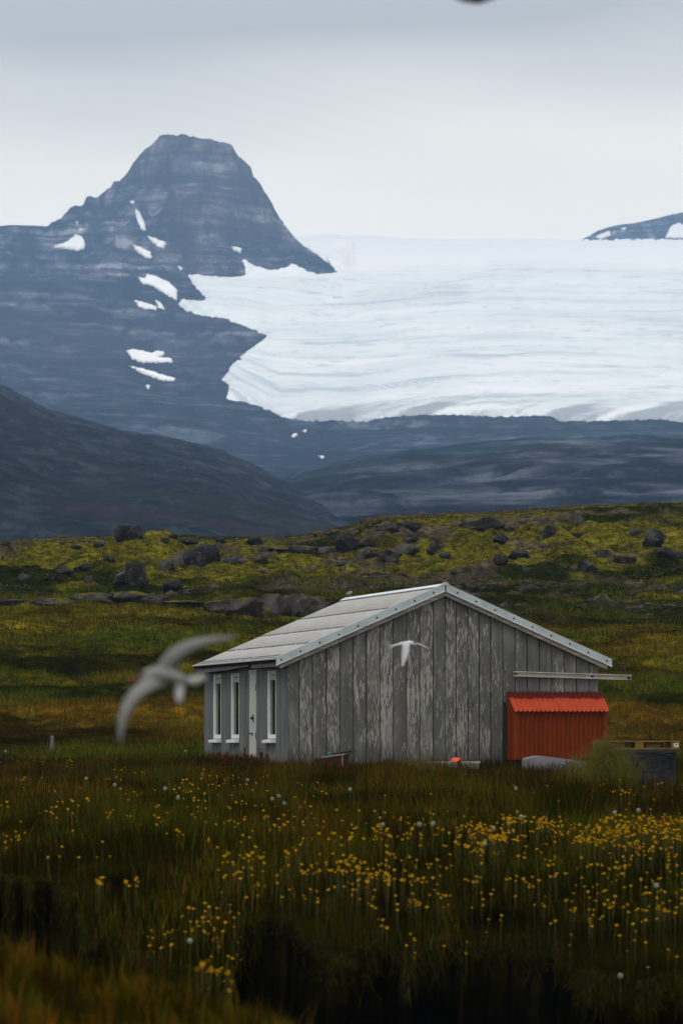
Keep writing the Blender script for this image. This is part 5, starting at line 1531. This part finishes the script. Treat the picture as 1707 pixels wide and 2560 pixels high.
def merged_flowers(P_):
    src = FM[0]
    v = np.zeros(len(src.vertices) * 3); src.vertices.foreach_get('co', v); v = v.reshape(-1, 3)
    src.calc_loop_triangles()
    t = np.zeros(len(src.loop_triangles) * 3, np.int32); src.loop_triangles.foreach_get('vertices', t); t = t.reshape(-1, 3)
    mi = np.zeros(len(src.loop_triangles), np.int32); src.loop_triangles.foreach_get('material_index', mi)
    n = len(P_); r = np.random.default_rng(5)
    A = np.array(P_); q = r.uniform(0.55, 1.1, n); yaw = r.uniform(-0.8, 0.8, n)
    V_ = np.zeros((n, len(v), 3))
    V_[..., 0] = (v[:, 0][None] * np.cos(yaw)[:, None] - v[:, 1][None] * np.sin(yaw)[:, None]) * q[:, None] + A[:, 1][:, None]
    V_[..., 1] = (v[:, 0][None] * np.sin(yaw)[:, None] + v[:, 1][None] * np.cos(yaw)[:, None]) * q[:, None] + A[:, 0][:, None]
    V_[..., 2] = v[:, 2][None] * (A[:, 3] / 0.32)[:, None] + A[:, 2][:, None]
    T = (t[None] + (np.arange(n) * len(v))[:, None, None]).reshape(-1, 3)
    o = link('distant_flowers', np_mesh('distant_flowers', V_.reshape(-1, 3), tris=T, mats=[MAT['yellow'], MAT['stem']], smooth=False, matidx=np.tile(mi, n)))
    tag(o, 'mass of yellow flowers farther back in the meadow', 'flowers', kind='stuff')
merged_flowers(pts[300:])
# ---- dandelion clocks
def clock_mesh(seed):
    r = random.Random(seed)
    bm = bmesh.new()
    loft(bm, [[(0.003 * math.cos(a), 0.003 * math.sin(a), z) for a in (0, 2.1, 4.2)] for z in (0, 0.15, 0.30)], mi=1)
    for i in range(70):
        z = 1 - 2 * (i + 0.5) / 70; a = i * 2.39996; s_ = math.sqrt(1 - z * z)
        d_ = Vector((s_ * math.cos(a), s_ * math.sin(a), z)); c = d_ * 0.027 + Vector((0, 0, 0.325))
        u = d_.orthogonal().normalized() * 0.007; w_ = d_.cross(u)
        bm.faces.new([bm.verts.new(c + u), bm.verts.new(c + w_), bm.verts.new(c - u), bm.verts.new(c - w_)])
    me = bpy.data.meshes.new('dandelion_clock'); bm.to_mesh(me); bm.free()
    me.materials.append(MAT['fluff']); me.materials.append(MAT['stem'])
    return me
CM = [clock_mesh(1), clock_mesh(2)]
for i, (x, y) in enumerate([(413, 1985), (445, 2005), (287, 1969), (680, 2005), (711, 2015), (697, 1998), (875, 1981), (475, 2354), (15, 1882), (464, 1882), (619, 1959), (216, 1956), (956, 2067), (1048, 2076), (1082, 2074), (1232, 2085), (1211, 2119), (1289, 1980), (1536, 2038), (1550, 2441), (1640, 2220), (1302, 2050), (1595, 2032)]):
    h0 = gcast(x, y)
    if h0 is None: continue
    h1 = gcast(x, y + 0.325 * F / h0.y) or h0
    if h1.y < 30 or h1.y > 100: h1 = h0
    o = link('dandelion_clock', CM[i % 2], None, (h1.x, h1.y, h1.z), (0, 0, i * 0.7))
    tag(o, 'pale round dandelion seed head in the meadow', 'seed head', 'dandelion clocks in the meadow')

# ================================================================== birds
def tubes(bm, pts, mi=0, seg=12):
    """pts: list of (x, y, z, rx, rz) ellipse sections; path roughly along x"""
    rings = []
    P_ = [Vector(p[:3]) for p in pts]
    for i, p in enumerate(pts):
        t = (P_[min(i + 1, len(P_) - 1)] - P_[max(i - 1, 0)]).normalized()
        side = Vector((0, 1, 0)); up = t.cross(side).normalized()
        rings.append([P_[i] + side * p[3] * math.cos(a) + up * p[4] * math.sin(a) for a in [2 * math.pi * k / seg for k in range(seg)]])
    loft(bm, rings, mi=mi)
def wing(bm, cl, mi=0, thick=0.010):
    """cl: list of (x, y, z, width) along the wing in the plane facing the viewer; cambered, with thickness"""
    rings = []
    P_ = [Vector(p[:3]) for p in cl]
    for i, p in enumerate(cl):
        t = (P_[min(i + 1, len(P_) - 1)] - P_[max(i - 1, 0)]).normalized()
        wd = Vector((t.z, 0, -t.x)).normalized() if abs(t.x) + abs(t.z) > 1e-6 else Vector((1, 0, 0))
        nn = t.cross(wd).normalized(); w_ = p[3] / 2; th = thick * (0.35 + 0.65 * (1 - i / (len(cl) - 1)))
        sec = [(-1, 0.0), (-0.5, 0.8), (0.1, 0.7), (1, 0.0), (0.1, -0.25), (-0.5, -0.4)]
        rings.append([P_[i] + wd * w_ * a + nn * th * b for a, b in sec])
    loft(bm, rings, mi=mi)
def resample(cl, n=14):
    A = np.array(cl, float); t = np.linspace(0, 1, len(A)); q = np.linspace(0, 1, n)
    out = np.stack([np.interp(q, t, A[:, k]) for k in range(A.shape[1])], 1)
    for _ in range(2): out[1:-1] = (out[:-2] + 2 * out[1:-1] + out[2:]) / 4
    return [tuple(p) for p in out]
def bird(label, x0, y0, D_, body, head, cap, bill, wings, tails, mats, eye=None):
    s = F / D_
    def L(p, k): return ((p[0] - x0) / s, p[2] if len(p) > k else 0.0, -(p[1] - y0) / s)
    o = empty('tern', at(x0, y0, D_)); tag(o, label, 'bird')
    bm = bmesh.new()
    tubes(bm, [((p[0] - x0) / s, 0, -(p[1] - y0) / s, p[2] / s, p[3] / s) for p in body])
    bm_obj('body', bm, mats['body'], o, smooth=True)
    bm = bmesh.new(); hx, hy, hr = head
    bmesh.ops.create_uvsphere(bm, u_segments=16, v_segments=12, radius=hr / s, matrix=Matrix.Translation(((hx - x0) / s, 0, -(hy - y0) / s)))
    hd = bm_obj('head', bm, mats['body'], o, smooth=True)
    bm = bmesh.new()
    bmesh.ops.create_uvsphere(bm, u_segments=16, v_segments=12, radius=1, matrix=Matrix.Translation(((cap[0] - x0) / s, 0, -(cap[1] - y0) / s)) @ Matrix.Rotation(cap[4], 4, 'Y') @ Matrix.Diagonal((cap[2] / s, cap[3] / s * 1.25, cap[3] / s, 1)))
    bm_obj('black_cap', bm, MAT['tern_black'], hd, smooth=True)
    bm = bmesh.new()
    tubes(bm, [((p[0] - x0) / s, 0, -(p[1] - y0) / s, p[2] / s, p[2] / s) for p in bill], seg=8)
    bm_obj('bill', bm, MAT['bill'], hd, smooth=True)
    for w_ in wings:
        bm = bmesh.new(); wing(bm, resample([((p[0] - x0) / s, p[3], -(p[1] - y0) / s, p[2] / s) for p in w_]))
        bm_obj('wing', bm, mats['wing'], o, smooth=True)
    for w_ in tails:
        bm = bmesh.new(); wing(bm, resample([((p[0] - x0) / s, p[3], -(p[1] - y0) / s, p[2] / s) for p in w_], 8), thick=0.006)
        bm_obj('tail_feather', bm, MAT['tern_white'], o, smooth=True)
    return o
TG = {'body': MAT['tern_grey'], 'wing': MAT['tern_grey']}
TW = {'body': MAT['tern_white'], 'wing': MAT['tern_white']}
bird('out-of-focus tern with spread wings flying low left of the barn', 415, 1688, 14.5,
     [(352, 1690, 8, 8), (372, 1686, 15, 15), (398, 1683, 21, 20), (425, 1686, 21, 19), (450, 1696, 15, 13), (474, 1708, 7, 6)],
     (358, 1690, 14), (354, 1685, 15, 11, 0.2), [(344, 1692, 5), (330, 1699, 3.5), (316, 1705, 1)],
     [[(408, 1690, 44, 0.0), (416, 1664, 44, -0.02), (438, 1640, 42, -0.04), (470, 1618, 34, -0.05), (520, 1602, 22, -0.05), (592, 1593, 4, -0.03)],
      [(410, 1690, 42, 0.0), (388, 1704, 40, -0.02), (356, 1722, 36, -0.04), (330, 1746, 33, -0.05), (312, 1784, 27, -0.05), (304, 1824, 18, -0.03), (302, 1862, 4, -0.01)]],
     [[(452, 1698, 18, 0.0), (450, 1720, 28, 0.0), (448, 1740, 22, 0.0), (448, 1758, 6, 0.0)], [(456, 1702, 16, 0.005), (480, 1704, 26, 0.005), (502, 1697, 20, 0.005), (516, 1690, 4, 0.005)]], TG)
bird('white tern flying right with lowered wing in front of the gable', 1018, 1610, 45.0,
     [(984, 1616, 1.5, 1.5), (994, 1612, 4, 3), (1004, 1610, 6, 5.5), (1018, 1609, 7, 6.5), (1030, 1609, 5.5, 5), (1036, 1610, 4, 4)],
     (1037, 1610.5, 4.8), (1036, 1608.2, 6.2, 3.4, 0.15), [(1041, 1611.5, 2.0), (1047, 1613.2, 1.4), (1053, 1614.8, 0.4)],
     [[(1014, 1609, 21, -0.03), (1014, 1626, 21, -0.06), (1011, 1644, 17, -0.08), (1004, 1668, 4, -0.08)],
      [(1020, 1608, 16, 0.03), (1034, 1608, 9, 0.08), (1050, 1612, 7, 0.12), (1074, 1622, 2.5, 0.16)]],
     [[(990, 1613, 6, 0.0), (982, 1614, 4, 0.0), (972, 1613.5, 1.2, 0.0)], [(990, 1614, 6, 0.006), (982, 1617.5, 4, 0.006), (973, 1621, 1.2, 0.006)]], TW)
# dark bird passing overhead, only its belly dipping into the picture
bird('dark blurred bird cut off by the top edge of the picture', 1186, -36, 15.0,
     [(1090, -40, 8, 8), (1120, -38, 26, 26), (1160, -36, 42, 42), (1195, -35, 46, 46), (1235, -37, 36, 34), (1280, -40, 16, 14)],
     (1098, -42, 26), (1096, -46, 27, 20, 0.0), [(1076, -40, 8), (1058, -37, 5), (1042, -34, 1)],
     [[(1175, -40, 90, 0.0), (1165, -110, 84, 0.05), (1190, -180, 60, 0.1), (1250, -270, 6, 0.12)], [(1195, -40, 90, 0.03), (1235, -105, 80, 0.10), (1300, -150, 56, 0.16), (1390, -190, 6, 0.2)]],
     [[(1265, -40, 22, 0.0), (1300, -44, 36, 0.0), (1340, -46, 20, 0.0)]], {'body': MAT['tern_black'], 'wing': MAT['tern_black']})
# tern perched on the far end of the ridge
pr = bw(0.0, 9.25, ZR + 0.047)
o = empty('perched_tern', pr, 0.9); tag(o, 'small tern perched on the far end of the roof ridge', 'bird')
bm = bmesh.new(); tubes(bm, [(-0.13, 0, 0.045, 0.004, 0.003), (-0.08, 0, 0.055, 0.022, 0.020), (-0.02, 0, 0.075, 0.042, 0.042), (0.03, 0, 0.092, 0.042, 0.046), (0.06, 0, 0.112, 0.024, 0.026)])
bm_obj('body', bm, MAT['tern_grey'], o, smooth=True)
bm = bmesh.new(); bmesh.ops.create_uvsphere(bm, u_segments=14, v_segments=10, radius=0.027, matrix=Matrix.Translation((0.06, 0, 0.135)))
hd = bm_obj('head', bm, MAT['tern_white'], o, smooth=True)
bm = bmesh.new(); bmesh.ops.create_uvsphere(bm, u_segments=14, v_segments=10, radius=0.027, matrix=Matrix.Translation((0.058, 0, 0.144)) @ Matrix.Diagonal((1.1, 1.05, 0.75, 1)))
bm_obj('black_cap', bm, MAT['tern_black'], hd, smooth=True)
bm = bmesh.new(); tubes(bm, [(0.082, 0, 0.134, 0.007, 0.007), (0.105, 0, 0.130, 0.004, 0.004), (0.122, 0, 0.127, 0.001, 0.001)], seg=8); bm_obj('bill', bm, MAT['bill'], hd)
for s_ in (-1, 1):
    bm = bmesh.new(); tubes(bm, [(0.04, s_ * 0.034, 0.095, 0.010, 0.026), (-0.02, s_ * 0.038, 0.082, 0.011, 0.030), (-0.09, s_ * 0.022, 0.060, 0.008, 0.014), (-0.17, s_ * 0.008, 0.045, 0.002, 0.003)], seg=8)
    bm_obj('wing', bm, MAT['tern_grey'], o, smooth=True)
    bm = bmesh.new(); bmesh.ops.create_cone(bm, cap_ends=True, segments=6, radius1=0.004, radius2=0.004, depth=0.05, matrix=Matrix.Translation((0.0, s_ * 0.014, 0.022))); bm_obj('leg', bm, MAT['bill'], o)
# ================================================================== haze
hb = bmesh.new()
add_box(hb, -14000, 14000, -60, 11600, -8, 1560)
m = bpy.data.materials.new('valley_haze'); m.use_nodes = True
t = m.node_tree; t.nodes.clear()
o = t.nodes.new('ShaderNodeOutputMaterial'); v = t.nodes.new('ShaderNodeVolumePrincipled')
v.inputs['Color'].default_value = (0.41, 0.645, 1.0, 1)
v.inputs['Density'].default_value = 8.0e-5
v.inputs['Anisotropy'].default_value = 0.0
t.links.new(v.outputs[0], o.inputs['Volume'])
haze = bm_obj('haze', hb, m)
tag(haze, 'pale blue haze filling the valley air', 'haze', kind='stuff')
